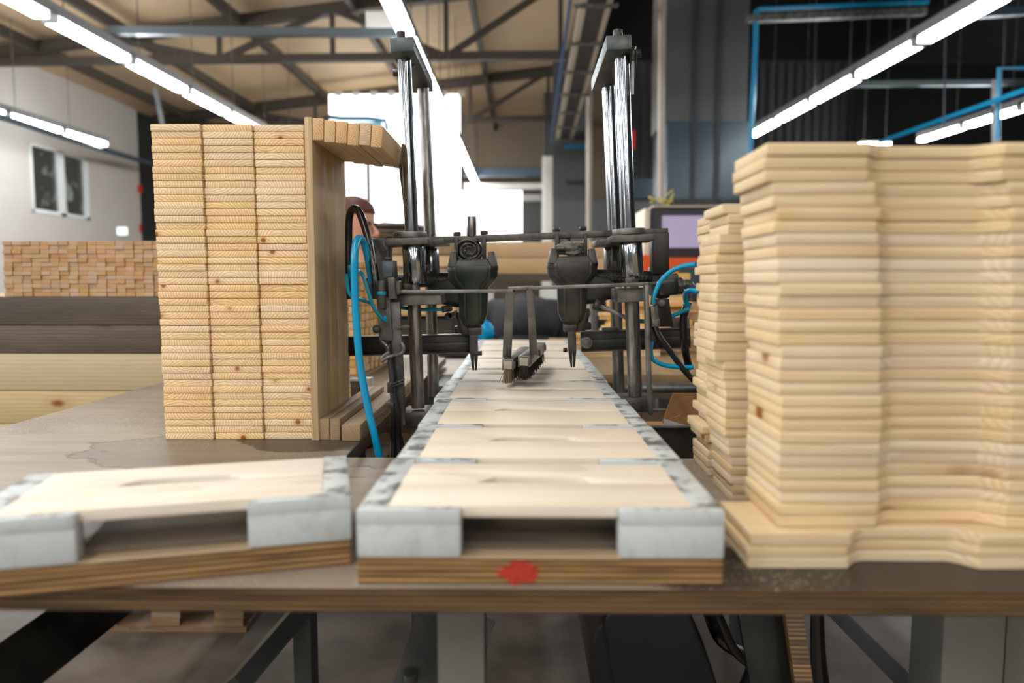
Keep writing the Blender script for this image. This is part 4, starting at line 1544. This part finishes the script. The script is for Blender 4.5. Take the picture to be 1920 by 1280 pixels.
# brushes --------------------------------------------------------------------------
def brush(top, bot, front, back, w0, w1, name, mat_b, lab):
    g = thing('brush', (0, 0, 0), None, None)
    g.parent = mach
    Ya, Yb = 1.445, 1.80
    g.location = at(front[0], front[1], Ya) - mach.location
    g['label'] = lab
    a, c = at(top[0], top[1], YL + .01), at(bot[0], bot[1], Ya + .035)
    part(B().bar(a, c, .008, S(w0, YL), s1b=.010, s2b=S(w1, Ya)), 'arm', 'steel_grey', .001, parent=g)
    part(B().bar(a + Vector((S(w0, YL) / 2, .006, 0)), c + Vector((S(w1, Ya) / 2, .006, 0)), .016, .002), 'arm_flange', 'steel_grey', .0004, parent=g)
    f, k = at(front[0], front[1], Ya), at(back[0], back[1], Yb)
    s = S(16, Ya)
    part(B().bar(f, k, s, s, ref=EX), 'wood_core', plain('core_pale', srgb(170, 165, 150), .7, noise=.3, nscale=90), .001, parent=g)
    q = B()
    for off, s1, s2 in ((EX * (s / 2 + .0015), .003, s + .006), (-EX * (s / 2 + .0015), .003, s + .006), (EZ * (s / 2 + .0015), s + .006, .003)):
        q.bar(f + off + EY * .003, k + off, s1, s2, ref=EX)
    part(q, 'channel', 'steel_grey', .0008, parent=g)
    q = B()
    d = (k - f)
    for t_ in (.02, .55, .95):
        p = f + d * t_ + EX * (s / 2 + .004)
        q.box(p, (.005, .012, .014), MT)
    part(q, 'clip', 'steel_dark', .001, parent=g)
    q = B()
    rnd = random.Random(len(lab))
    for i in range(560):
        t_ = (i / 560) ** 1.3
        p = f + d * t_ + EX * rnd.uniform(-.5, .5) * s * .8 - EZ * (s / 2 - .001)
        e = p + Vector((rnd.gauss(0, .0045), rnd.gauss(-.002, .003), -.031 + rnd.uniform(0, .004)))
        if e.z < TZ + HJ + .001:
            e.z = TZ + HJ + .001
        q.bar(p, e, .0011, .0011)
    o = part(q, 'bristles', mat_b, 0, parent=g)
    o['kind'] = 'stuff'
    return g


brush((956, 545), (950, 668), (952, 684), (985, 658), 17, 16, 'l', 'bristle', 'left hanging brush with spread pale bristles')
brush((993, 541), (1000, 662), (982, 678), (1014, 650), 13, 14, 'r', 'black_bristle', 'right hanging brush with dark bristles')

# left side: uprights, solenoid valve, fittings -----------------------------------------
YV = 1.36
up = part(B().bar(at(741, 566, YV + .015), at(752, 796, YV + .015), .012, S(19, YV)), 'side_upright', 'steel_dark', .001)
part(B().bar(at(734, 512, YV), at(737, 560, YV), .02, S(13, YV)), 'valve_bracket', 'steel_grey', .0015)
sv = part(mb(728, 505, YV - .01, 23, 33, .035), 'solenoid_coil', 'black_plastic', .002)
part(mb(727, 505, YV - .0115, 17, 27, .003), 'coil_face', plain('coil_face', srgb(70, 84, 92), .35, noise=.3, nscale=60), .0005, parent=sv)
part(mb(727, 485, YV, 10, 5, .02), 'coil_cap', 'black_plastic', .001, parent=sv)
vb = part(mb(721, 598, YV + .005, 26, 84, .03), 'valve_block', 'steel_dark', .003)
part(mb(733, 540, YV + .01, 34, 26, .03), 'valve_head', 'steel_dark', .003)
part(B().cyl(at(716, 526, YV - .005), at(716, 578, YV - .005), .0085), 'fitting', 'black_plastic', .001)
part(B().cyl(at(716, 546, YV - .006), at(716, 553, YV - .006), .0092), 'fitting_ring', 'teal_hose', .0005)
part(B().cyl(at(716, 568, YV - .005), at(717, 578, YV - .005), .006), 'fitting_nut', 'black_metal', .001)
c = at(720, 604, YV)
part(B().ball(at(706, 617, YV), .008), 'knob', 'black_plastic', 0)
part(B().cyl(at(744, 614, YV - .002), at(766, 612, YV + .03), .0035), 'set_pin', 'steel_grey', .0005)
part(B().tube([at(752, 642, YV), at(757, 652, YV), at(752, 662, YV), at(730, 668, YV - .01), at(716, 676, YV - .01), at(718, 668, YV - .01), at(730, 660, YV - .01)], .0035), 'hook', 'steel_grey', 0)
q = B()
for y in (717, 722):
    q.bar(at(734, y + 3, YV - .002), at(757, y - 6, YV - .002), .022, .004)
q.bar(at(733, 716, YV - .004), at(733, 736, YV - .004), .012, .012)
part(q, 'cable_tie', 'black_plastic', .001)
part(B().box(at(733, 758, YV - .004), (.012, .012, .01)), 'cable_tie', 'black_plastic', .001)
# small dark fittings near the left tower base of the handle
part(B().cyl(at(694, 520, YV + .05), at(700, 560, YV + .05), .008), 'fitting', 'black_plastic', .001)
# right upright and fittings
YR = 1.37
part(B().bar(at(1211, 534, YR), at(1219, 776, YR), .022, S(7, YR)), 'side_upright', 'steel_grey', .0008)
part(B().bar(at(1240, 560, 1.46), at(1240, 612, 1.46), .02, S(26, YR), s1b=.02, s2b=S(44, YR)), 'gusset', 'black_metal', .001)
part(B().cyl(at(1241, 568, 1.44), at(1241, 568, 1.43), .0075, seg=6), 'hex_bolt', 'steel_grey', .0005)
q = B()
q.cyl(at(1224, 574, YR), at(1227, 600, YR), .0095, seg=8)
part(q, 'air_fitting', 'steel_grey', .001)
q = B()
q.cyl(at(1227, 598, YR), at(1228, 612, YR), .0105, seg=6)
part(q, 'hose_nut', 'steel_grey', .001)
part(mb(1226, 628, YR + .008, 16, 52, .012), 'slotted_bracket', 'steel_dark', .002)
part(B().bar(at(1258, 605, 1.5), at(1290, 603, 1.5), .03, .02), 'tail_bracket', 'steel_grey', .001)
part(mb(1258, 533, 1.50, 30, 40, .05), 'regulator', 'green_plastic', .004)
q = B()
q.cyl(at(1270, 536, 1.5), at(1279, 535, 1.5), .018, seg=8)
part(q, 'hose_nut', 'black_plastic', .001)
part(B().cyl(at(1278, 534, 1.5), at(1290, 533, 1.5), .008), 'hose_nut', 'steel_grey', .001)
part(B().tube([at(1284, 533, 1.5), at(1293, 535, 1.5), at(1297, 545, 1.5), at(1296, 565, 1.5)], .0105), 'elbow', 'black_plastic', 0)
part(B().tube([at(1290, 566, 1.48), at(1281, 600, 1.48), at(1284, 650, 1.48), at(1292, 690, 1.5)], .008), 'black_hose', 'black_hose', 0)
part(mb(1160, 548, 1.46, 12, 22, .03), 'rod_clamp', 'steel_grey', .002)

# hoses ---------------------------------------------------------------------------------
YH = 1.30
part(B().tube([at(713, 864, YH), at(703, 820, YH), at(688, 755, YH), at(675, 680, YH), at(668, 600, YH), at(665, 530, YH), at(665, 480, YH),
               at(668, 455, YH + .01), at(674, 447, YH + .03), at(683, 456, YH + .05), at(691, 490, YH + .07), at(697, 530, YH + .09)], S(7.2, YH), seg=14),
     'blue_air_hose', 'blue_hose', 0, 'thick bright blue hose looping over and down into the gap')
part(B().tube([at(657, 560, 1.42), at(654, 500, 1.42), at(654, 430, 1.42), at(656, 402, 1.41), at(663, 391, 1.40), at(673, 397, 1.39), at(684, 425, 1.38),
               at(696, 470, 1.37), at(704, 520, 1.36), at(706, 560, 1.36)], S(7.2, 1.38), seg=14), 'black_air_hose', 'black_hose', 0, 'thick glossy black hose looping beside the left pile')
part(B().tube([at(657, 520, 1.38), at(655, 500, 1.36), at(662, 508, 1.33), at(678, 512, 1.32), at(690, 545, 1.32), at(700, 575, 1.33), at(712, 592, 1.34), at(722, 601, 1.35), at(723, 593, 1.355)], .0035), 'thin_air_hose', 'teal_hose', 0)
part(B().tube([at(650, 515, 1.36), at(655, 550, 1.34), at(672, 560, 1.33), at(695, 568, 1.35)], .0035), 'thin_air_hose', 'teal_hose', 0)
part(B().tube([at(742, 575, 1.42), at(780, 580, 1.48), at(830, 580, 1.52)], .0038), 'thin_air_hose', 'teal_hose', 0)
part(B().cyl(at(829, 580, 1.52), at(846, 577, 1.53), .0075, seg=10), 'hose_fitting', 'black_plastic', .001)
part(B().tube([at(716, 640, YV), at(728, 655, YV), at(735, 700, YV), at(738, 780, YV), at(736, 864, YV)], .006), 'black_cable', 'black_hose', 0)
part(B().tube([at(722, 640, YV), at(733, 670, YV + .004), at(737, 730, YV), at(746, 790, YV), at(748, 864, YV)], .0055), 'black_cable', 'black_hose', 0)
part(B().tube([at(738, 760, YV), at(752, 820, YV), at(764, 868, YV)], .0028), 'black_cable', 'black_hose', 0)
part(B().tube([at(1224, 571, YR), at(1226, 555, YR), at(1237, 530, YR), at(1256, 510, YR - .01), at(1280, 499, YR - .03), at(1305, 495, YR - .05)], .0045), 'blue_air_hose', 'blue_hose', 0)
part(B().tube([at(1290, 575, 1.47), at(1285, 560, 1.46), at(1286, 548, 1.44), at(1296, 544, 1.42), at(1310, 546, 1.40)], .0055), 'blue_air_hose', 'blue_hose', 0)
part(B().tube([at(1118, 571, 1.52), at(1140, 580, 1.51), at(1171, 594, 1.49), at(1174, 596, 1.49)], .0048), 'grey_air_line', 'grey_hose', 0)
part(B().tube([at(1174, 596, 1.49), at(1205, 602, 1.48), at(1240, 599, 1.47), at(1268, 589, 1.45), at(1292, 579, 1.44)], .0045), 'teal_air_line', 'teal_hose', 0)
part(B().cyl(at(1114, 570, 1.51), at(1122, 573, 1.51), .0115, seg=14), 'hose_fitting', 'steel_dark', .002)
part(B().tube([at(1222, 640, YR), at(1220, 660, YR), at(1225, 674, YR), at(1245, 684, YR), at(1275, 688, YR), at(1300, 688, YR)], .0045), 'blue_air_hose', 'blue_hose', 0)
part(B().tube([at(1228, 612, YR), at(1236, 630, YR), at(1258, 660, YR), at(1280, 690, YR), at(1300, 712, YR)], .0062), 'black_air_hose', 'black_hose', 0)

# rags stuffed above the guns -------------------------------------------------------------
rt = thing('rolled_rag', at(880, 470, 1.55), 'grey rag rolled up above the left nail gun', 'rag')
q = B()
c = at(879, 468, 1.535)
spi = []
for i in range(90):
    a = i / 90 * math.pi * 6.4
    r = (.004 + .0265 * i / 90) * (1 + .07 * math.sin(a * 1.3))
    spi.append(c + Vector((r * math.cos(a) * 1.1, -.004 * math.sin(i * 1.7), r * math.sin(a) * .95)))
rg = []
for i in range(len(spi)):
    r = (spi[i] - c)
    r.y = 0
    n = r.normalized() if r.length > 1e-5 else EX
    th = .0021 * (1 + .35 * math.sin(i * .9))
    p = spi[i]
    rg.append([p - n * th + EY * .002, p + EY * -.0015, p + n * th + EY * .002, p + n * th + EY * .05, p - n * th + EY * .05])
q.rings(rg)
q.build('rolled_cloth', M['rag'], rt, bevel=0, angle=60)
q = B()
q.ball(c + EY * .034, .028, (1, .9, .9), wob=.001)
q.build('core_fold', M['rag'], rt)
rt = thing('crumpled_rag', at(1070, 465, 1.55), 'dark rag crumpled in folds above the right nail gun', 'rag')
q = B()
c = at(1069, 462, 1.54)
rnd = random.Random(2)
for i in range(16):
    p = c + Vector((rnd.uniform(-.022, .022), rnd.uniform(-.01, .02), rnd.uniform(-.02, .02)))
    q.ball(p, rnd.uniform(.009, .014), (1.3, 1, rnd.uniform(.45, .9)), seg=12, ring=8, wob=.0018, seed=i)
q.build('folds', M['rag'], rt)

# things around the gap --------------------------------------------------------------------
t = thing('cardboard_box', at(1270, 790, 1.62), 'open brown cardboard box behind the right stacks', 'box')
p = [at(x, y, 1.62) for x, y in ((1241, 793), (1262, 737), (1330, 737), (1330, 800))]
q = B()
a = [(v.x, v.z) for v in p]
q.prism(a, 1.62, 1.624, lambda u, v, w: Vector((u, w, v)))
q.build('flap', M['cardboard'], t)
q = B()
a = [(at(x, y, 1.58).x, at(x, y, 1.58).z) for x, y in ((1245, 790), (1276, 778), (1279, 800), (1246, 806))]
q.prism(a, 1.58, 1.583, lambda u, v, w: Vector((u, w, v)))
q.build('side_flap', M['cardboard'], t)
q = B()
a = [(at(x, y, 1.5).x, at(x, y, 1.5).z) for x, y in ((1245, 785), (1292, 799), (1245, 806))]
q.prism(a, 1.5, 1.502, lambda u, v, w: Vector((u, w, v)))
q.build('paper_sheet', M['paper'], t, flat=True)
c = at(1290, 860, 1.6)
B().box((c.x, 1.65, c.z), (.16, .12, .13)).build('box_body', M['cardboard'], t)
t = thing('steel_tray', at(1260, 810, 1.40), 'scratched dark steel tray behind the near end of the right stacks', 'tray')
a, c = at(1200, 800, 1.34), at(1420, 800, 1.34)
B().box(((a.x + c.x) / 2, 1.342, a.z - .06), (c.x - a.x, .004, .12)).build('front_plate', plain('tray_dark', srgb(52, 47, 42), .5, .3, noise=.5, nscale=40), t)
B().box(((a.x + c.x) / 2, 1.339, a.z + .001), (c.x - a.x, .012, .003)).build('rim', M['steel_grey'], t)
a2 = at(1200, 768, 1.75)
B().box(((a.x + c.x) / 2, 1.75, a2.z - .05), (c.x - a.x, .004, .10)).build('back_plate', M['weather'], t)
B().box(((a.x + c.x) / 2, 1.748, a2.z), (c.x - a.x, .012, .004)).build('rim', M['steel_grey'], t)
B().box(((a.x + c.x) / 2, 1.545, a.z - .12), (c.x - a.x, .41, .004)).build('floor_plate', M['steel_dark'], t)
tag(recentre(B().cyl(at(1160, 727, 2.1), at(1330, 727, 2.1), .016).build('round_bar', M['steel_grey'])), 'horizontal grey steel bar behind the right tower base', 'bar')
# left gap: pieces below table level
tag(recentre(B().box(at(775, 822, 1.9) + Vector((.02, .05, 0)), (.42, .10, .03)).build('shelf_board', M['weather'])), 'pale board low in the gap left of the row', 'board')
tag(recentre(B().tube([at(690, 856, 1.75), at(720, 850, 1.75), at(790, 856, 1.75)], .02).build('red_grey_bundle', M['pipe_beige'])), 'pale rolled bundle deep in the gap beside the blue hose', 'bundle')
tag(recentre(B().tube([at(742, 856, 1.70), at(776, 853, 1.70)], .012).build('red_tube', M['red'])), 'red tube deep in the gap beside the black cables', 'handle')
tag(recentre(B().box(at(850, 745, 2.3) + Vector((0, .1, 0)), (.16, .2, .08)).build('steel_box', M['steel_dark'], bevel=.01)), 'dark steel box behind the left rods', 'box')
tag(recentre(B().box(at(790, 700, 2.7) + Vector((-.05, .5, -.0)), (.46, 1.3, .035)).build('rear_tabletop', plain('pale_top', srgb(205, 198, 188), .5, noise=.15, nscale=8))), 'pale tabletop behind the left rods', 'table')

# under the table ---------------------------------------------------------------------------
t = thing('dust_drum', at(1225, 1290, 1.1), 'large black rounded housing under the table, right of centre', 'housing')
poly = [(at(x, y, 1.1).x, at(x, y, 1.1).z) for x, y in ((1420, 1500), (1345, 1280), (1318, 1200), (1296, 1148), (1280, 1136), (1165, 1136), (1140, 1150), (1120, 1180), (1108, 1215), (1106, 1260), (1112, 1310), (1160, 1500))]
B().prism(poly, 1.1, 1.4, lambda u, v, w: Vector((u, w, v))).build('shell', plain('drum_black', srgb(26, 26, 27), .32, .1, noise=.3, nscale=60), t, bevel=.006, seg=3)
B().bar(at(1130, 1160, 1.098), at(1152, 1310, 1.098), .003, .004).build('seam', M['roof_dark'], t)
q = B()
q.tube([at(1345, 1150, 1.10), at(1375, 1215, 1.10), at(1410, 1240, 1.10), at(1420, 1180, 1.12)], .008)
q.build('hose', M['black_hose'], t)
tag(recentre(B().tube([at(1325, 1140, 1.25), at(1352, 1200, 1.2), at(1408, 1240, 1.2), at(1392, 1300, 1.2)], .011).build('floor_hose', M['black_hose'])), 'black hose curling down right of the drum', 'hose')
t = thing('plywood_offcut', at(1440, 1290, 1.0), 'dark plywood panel with striped brown edge leaning under the table', 'panel')
B().bar(at(1485, 1145, 1.0), at(1512, 1330, .96), .014, .025).build('ply_edge', M['jig_ply'], t)
B().bar(at(1428, 1145, 1.03), at(1460, 1330, 1.0), .012, S(95, 1)).build('panel', M['black_metal'], t)
tag(recentre(B().tube([at(1532, 1140, 1.1), at(1534, 1230, 1.1), at(1542, 1330, 1.1)], .012, radii=[.010, .012, .016]).build('black_pipe', M['black_hose'])), 'glossy black pipe under the table beside the striped plywood edge', 'pipe')
t = thing('under_table_cabinet', at(900, 1290, 1.3), 'black leaning panel behind the centre table leg', 'panel')
B().bar(at(860, 1140, 1.3), at(800, 1330, 1.22), .02, S(150, 1.3)).build('panel', M['black_metal'], t)
B().cyl(at(770, 1262, 1.2), at(770, 1275, 1.2), .012).build('knob', M['steel_grey'], t)
M['pallet_wood'] = wood('pallet_wood', srgb(150, 122, 88), srgb(100, 76, 50), 'X', ring=40, contrast=.5, knots=.05, dirt=.5)
t = thing('pallet', (-1.1, 2.6, 0), 'low wooden pallet on the floor, seen under the left half of the table', 'pallet')
c = at(310, 1175, 2.34)
c.z = .105
for i in range(5):
    B().box((c.x, 2.385 + i * .2, c.z + .0), (.56, .1, .022)).build('deck_board', M['pallet_wood'], t)
for y in (2.39, 2.78, 3.16):
    B().box((c.x, y, .0105), (.56, .1, .02)).build('bottom_board', M['pallet_wood'], t)
for dx in (-.22, 0, .22):
    B().box((c.x + dx, 2.785, c.z - .035), (.1, .88, .045)).build('runner', M['pallet_wood'], t)
    for dy in (2.39, 3.16):
        B().box((c.x + dx, dy, .034), (.1, .1, .030)).build('block', M['pallet_wood'], t)
tag(recentre(B().box((1.05, 1.35, .42), (.34, .25, .84)).build('under_cabinet', M['table_steel'], bevel=.004)), 'dark grey cabinet under the right end of the table', 'cabinet')

# blue plastic bag
t = tag(recentre(B().ball(at(908, 622, 3.2), .045, (1, .6, 1.1), seg=18, ring=12, wob=.006, seed=3).build('plastic_bag', plain('bag_blue', srgb(0, 160, 225), .3, noise=.2, nscale=30), angle=180)), 'bright blue plastic bag just right of the left nail gun', 'bag')
# bench and partitions round the bending person
z1 = at(980, 646, 3.2).z
t = thing('workbench', (0, 3.25, 0), 'dark workbench just beyond the far end of the row', 'bench')
B().box((-.12, 3.28, z1 - .02), (.5, .42, .04)).build('benchtop', M['black_metal'], t)
for x in (-.33, .09):
    for y in (3.12, 3.44):
        B().box((x, y, (z1 - .04) / 2), (.06, .06, z1 - .04)).build('leg', M['table_steel'], t)
for (x0, y0, x1, y1, Y, mm, lab) in (
        (895, 543, 925, 650, 4.75, M['pvc'], 'white partition panel left of the bending person'),
        (1012, 541, 1052, 655, 4.75, M['pvc'], 'white partition panel right of the bending person'),
        (735, 500, 845, 650, 4.9, plain('maroon', srgb(48, 24, 20), .6), 'dark maroon panel behind the left tower'),
        (1050, 560, 1100, 655, 4.4, plain('maroon2', srgb(52, 28, 24), .6), 'dark maroon panel behind the right nail gun'),
        (1236, 545, 1290, 600, 3.6, plain('palegrey', srgb(150, 158, 162), .5), 'pale grey panel behind the right tower fittings')):
    w_ = wall_rect(B(), x0, y0, x1, y1, Y, .05)
    for v in w_.bm.verts:
        if v.co.z < at(x0, (y0 + y1) / 2, Y).z:
            v.co.z = .0
    tag(recentre(w_.build('partition_panel', mm)), lab, 'panel')


# ================================================================= people
def skinned(name, verts, edges, mat, parent, sub=2):
    me = bpy.data.meshes.new(name)
    loc = Vector((0, 0, 0))
    q = parent
    while q is not None:
        loc += q.location
        q = q.parent
    me.from_pydata([tuple(Vector(v[0]) - loc) for v in verts], edges, [])
    o = bpy.data.objects.new(name, me)
    COL.objects.link(o)
    o.parent = parent
    me.materials.append(mat)
    md = o.modifiers.new('skin', 'SKIN')
    me.skin_vertices[0].data[0].use_root = True
    for i, v in enumerate(verts):
        r = v[1]
        me.skin_vertices[0].data[i].radius = r if isinstance(r, tuple) else (r, r)
    md.use_smooth_shade = True
    s = o.modifiers.new('sub', 'SUBSURF')
    s.levels = sub
    s.render_levels = sub
    return o


M['skin'] = plain('skin', srgb(205, 150, 122), .5, noise=.08, nscale=20)
M['hair_brown'] = plain('hair_brown', srgb(96, 52, 42), .6, noise=.3, nscale=60)
M['hair_dark'] = plain('hair_dark', srgb(30, 24, 20), .6, noise=.3, nscale=60)
M['shirt_cyan'] = plain('shirt_cyan', srgb(140, 205, 220), .8)
M['green_trim'] = plain('green_trim', srgb(20, 110, 80), .8)
M['jacket'] = plain('jacket', srgb(24, 25, 28), .75, col2=srgb(52, 54, 60), nscale=5)
M['trousers'] = plain('trousers', srgb(40, 42, 52), .85)
M['shoe'] = plain('shoe', srgb(25, 25, 25), .5)


def hand(b, w, d, side):
    """palm and five curled fingers"""
    d = Vector(d).normalized()
    a = d.cross(EZ).normalized() if abs(d.z) < .9 else EX.copy()
    n = a.cross(d)
    b.tube([w, w + d * .05, w + d * .085], .02, seg=8, smooth=False, radii=[.022, .03, .026])
    for i, ln in enumerate((.062, .072, .068, .052)):
        s = w + d * .08 + a * ((i - 1.5) * .017)
        b.tube([s, s + d * ln * .5 - n * .004, s + d * ln * .85 - n * .018, s + d * ln - n * .03], .008, seg=7, radii=[.009, .0085, .008, .006])
    s = w + d * .03 + a * side * .024
    b.tube([s, s + d * .025 + a * side * .02 - n * .008, s + d * .05 + a * side * .026 - n * .016], .009, seg=7, radii=[.011, .010, .007])


def head(c, fwd, up, parent, hairmat, skin, hair_long=False):
    f, u = Vector(fwd).normalized(), Vector(up).normalized()
    s = f.cross(u).normalized()
    Rm = Matrix((s, f, u)).transposed()

    def P(x, y, z):
        return c + Rm @ Vector((x, y, z))
    b = B()
    rings_ = []
    for (z, w, yf, yb) in ((-.115, .022, .070, .03), (-.105, .042, .085, -.02), (-.07, .058, .090, -.06), (-.03, .068, .088, -.085), (.01, .073, .086, -.098),
                           (.05, .074, .082, -.10), (.085, .064, .062, -.085), (.108, .04, .03, -.055), (.118, .012, .0, -.02)):
        n = 16
        rings_.append([P(w * math.cos(t), (yf + yb) / 2 + (yf - yb) / 2 * math.sin(t), z) for t in [2 * math.pi * i / n for i in range(n)]])
    b.rings(rings_)
    b.tube([P(0, .086, .0), P(0, .104, -.025), P(0, .108, -.038), P(0, .086, -.045)], .01, seg=8, radii=[.006, .010, .013, .008])
    for sg in (-1, 1):
        b.ball(P(sg * .075, -.01, -.01), .03, (.3, .6, 1), seg=10, ring=8)
    b.tube([P(-.02, .086, -.068), P(0, .094, -.066), P(.02, .086, -.068)], .005, seg=6)
    h = b.build('head', skin, parent, angle=180)
    e = B()
    for sg in (-1, 1):
        e.ball(P(sg * .03, .082, .008), .009, seg=10, ring=8)
    e.build('eyes', M['hair_dark'], parent)
    hb = B()
    rings_ = []
    for (z, w, yf, yb) in ((-.06 if not hair_long else -.12, .062, -.02, -.10), (-.02, .076, .0, -.108), (.03, .081, .055, -.112), (.06, .081, .088, -.11), (.095, .070, .072, -.094),
                           (.12, .045, .035, -.06), (.128, .014, .0, -.02)):
        n = 16
        rings_.append([P(w * math.cos(t), (yf + yb) / 2 + (yf - yb) / 2 * math.sin(t), z) for t in [2 * math.pi * i / n for i in range(n)]])
    hb.rings(rings_)
    hb.build('hair', hairmat, parent, angle=180)


# standing person behind the left pile, facing right
PY = 3.3
p = at(668, 440, PY)
px_ = p.x
t = thing('person', (px_, PY, 0), 'person with reddish brown hair and light blue top standing behind the hoses', 'person')
hc = Vector((px_ + .0, PY, 1.47))
V = [((px_ - .02, PY, .92), .13), ((px_ - .02, PY, 1.10), .125), ((px_ - .01, PY, 1.24), .125), ((px_, PY, 1.31), .07), ((px_ + .005, PY, 1.40), .052),
     ((px_, PY - .15, 1.25), .052), ((px_ - .02, PY - .19, 1.00), .042), ((px_ + .05, PY - .2, .80), .028),
     ((px_, PY + .15, 1.25), .052), ((px_ - .02, PY + .19, 1.00), .042), ((px_ + .05, PY + .2, .80), .028),
     ((px_ - .02, PY - .09, .86), .085), ((px_, PY - .1, .48), .055), ((px_ - .02, PY - .1, .10), .036),
     ((px_ - .02, PY + .09, .86), .085), ((px_, PY + .1, .48), .055), ((px_ - .02, PY + .1, .10), .036)]
E = [(0, 1), (1, 2), (2, 3), (3, 4), (2, 5), (5, 6), (6, 7), (2, 8), (8, 9), (9, 10), (0, 11), (11, 12), (12, 13), (0, 14), (14, 15), (15, 16)]
skinned('body', V, E, M['skin'], t)
head(hc, (1, -.25, -.12), (.1, 0, 1), t, M['hair_brown'], M['skin'])
g = lambda i, k: (V[i][0], V[i][1] + k)
skinned('shirt', [g(0, .02), g(1, .018), g(2, .018), g(5, .018), g(6, .016), g(8, .018), g(9, .016)], [(0, 1), (1, 2), (2, 3), (3, 4), (2, 5), (5, 6)], M['shirt_cyan'], t)
skinned('trousers', [g(0, .022), g(11, .02), g(12, .02), g(13, .024), g(14, .02), g(15, .02), g(16, .024)], [(0, 1), (1, 2), (2, 3), (0, 4), (4, 5), (5, 6)], M['trousers'], t)
for s in (-.1, .1):
    B().tube([(px_ - .09, PY + s, .05), (px_ + .02, PY + s, .06), (px_ + .14, PY + s, .035)], .05, radii=[.04, .048, .035], seg=12).build('shoe', M['shoe'], t)
for s in (-1, 1):
    hb = B()
    hand(hb, Vector((px_ + .05, PY + .2 * s, .80)), (.25, 0, -1), -s)
    hb.build('hand', M['skin'], t)

# bending person in black, back to the camera
PY = 4.0
px_ = at(985, 600, PY).x
t = thing('person', (px_, PY, 0), 'person in a black jacket bending forward, back to the camera, beyond the brushes', 'person')
V = [((px_, PY, .86), .13), ((px_, PY + .10, .97), .13), ((px_, PY + .26, 1.05), .12), ((px_ + .01, PY + .40, 1.09), .07), ((px_ + .02, PY + .49, 1.06), .05),
     ((px_ - .17, PY + .30, 1.03), .06), ((px_ - .20, PY + .38, .86), .045), ((px_ - .10, PY + .56, .84), .03),
     ((px_ + .17, PY + .30, 1.03), .06), ((px_ + .20, PY + .38, .86), .045), ((px_ + .10, PY + .56, .84), .03),
     ((px_ - .1, PY, .78), .1), ((px_ - .11, PY + .05, .45), .065), ((px_ - .12, PY - .02, .10), .04),
     ((px_ + .1, PY, .78), .1), ((px_ + .11, PY + .05, .45), .065), ((px_ + .12, PY - .02, .10), .04)]
skinned('body', V, E, M['jacket'], t)
head(Vector((px_ + .03, PY + .60, 1.02)), (.15, .5, -.9), (.1, 1, .35), t, M['hair_dark'], M['skin'])
skinned('jacket', [((px_, PY, .84), (.2, .17)), g(1, .07), g(2, .06), g(5, .028), g(6, .022), g(7, .012), g(8, .028), g(9, .022), g(10, .012)],
        [(0, 1), (1, 2), (2, 3), (3, 4), (4, 5), (2, 6), (6, 7), (7, 8)], M['jacket'], t)
skinned('trousers', [g(0, .035), g(11, .02), g(12, .02), g(13, .024), g(14, .02), g(15, .02), g(16, .024)], [(0, 1), (1, 2), (2, 3), (0, 4), (4, 5), (5, 6)], M['trousers'], t)
for s in (-.12, .12):
    B().tube([(px_ + s, PY - .09, .05), (px_ + s, PY + .02, .06), (px_ + s, PY + .15, .035)], .05, radii=[.04, .048, .035], seg=12).build('shoe', M['shoe'], t)
for s in (-1, 1):
    hb = B()
    hand(hb, Vector((px_ + .10 * s, PY + .56, .84)), (-.2 * s, 1, -.1), -s)
    hb.build('hand', M['skin'], t)
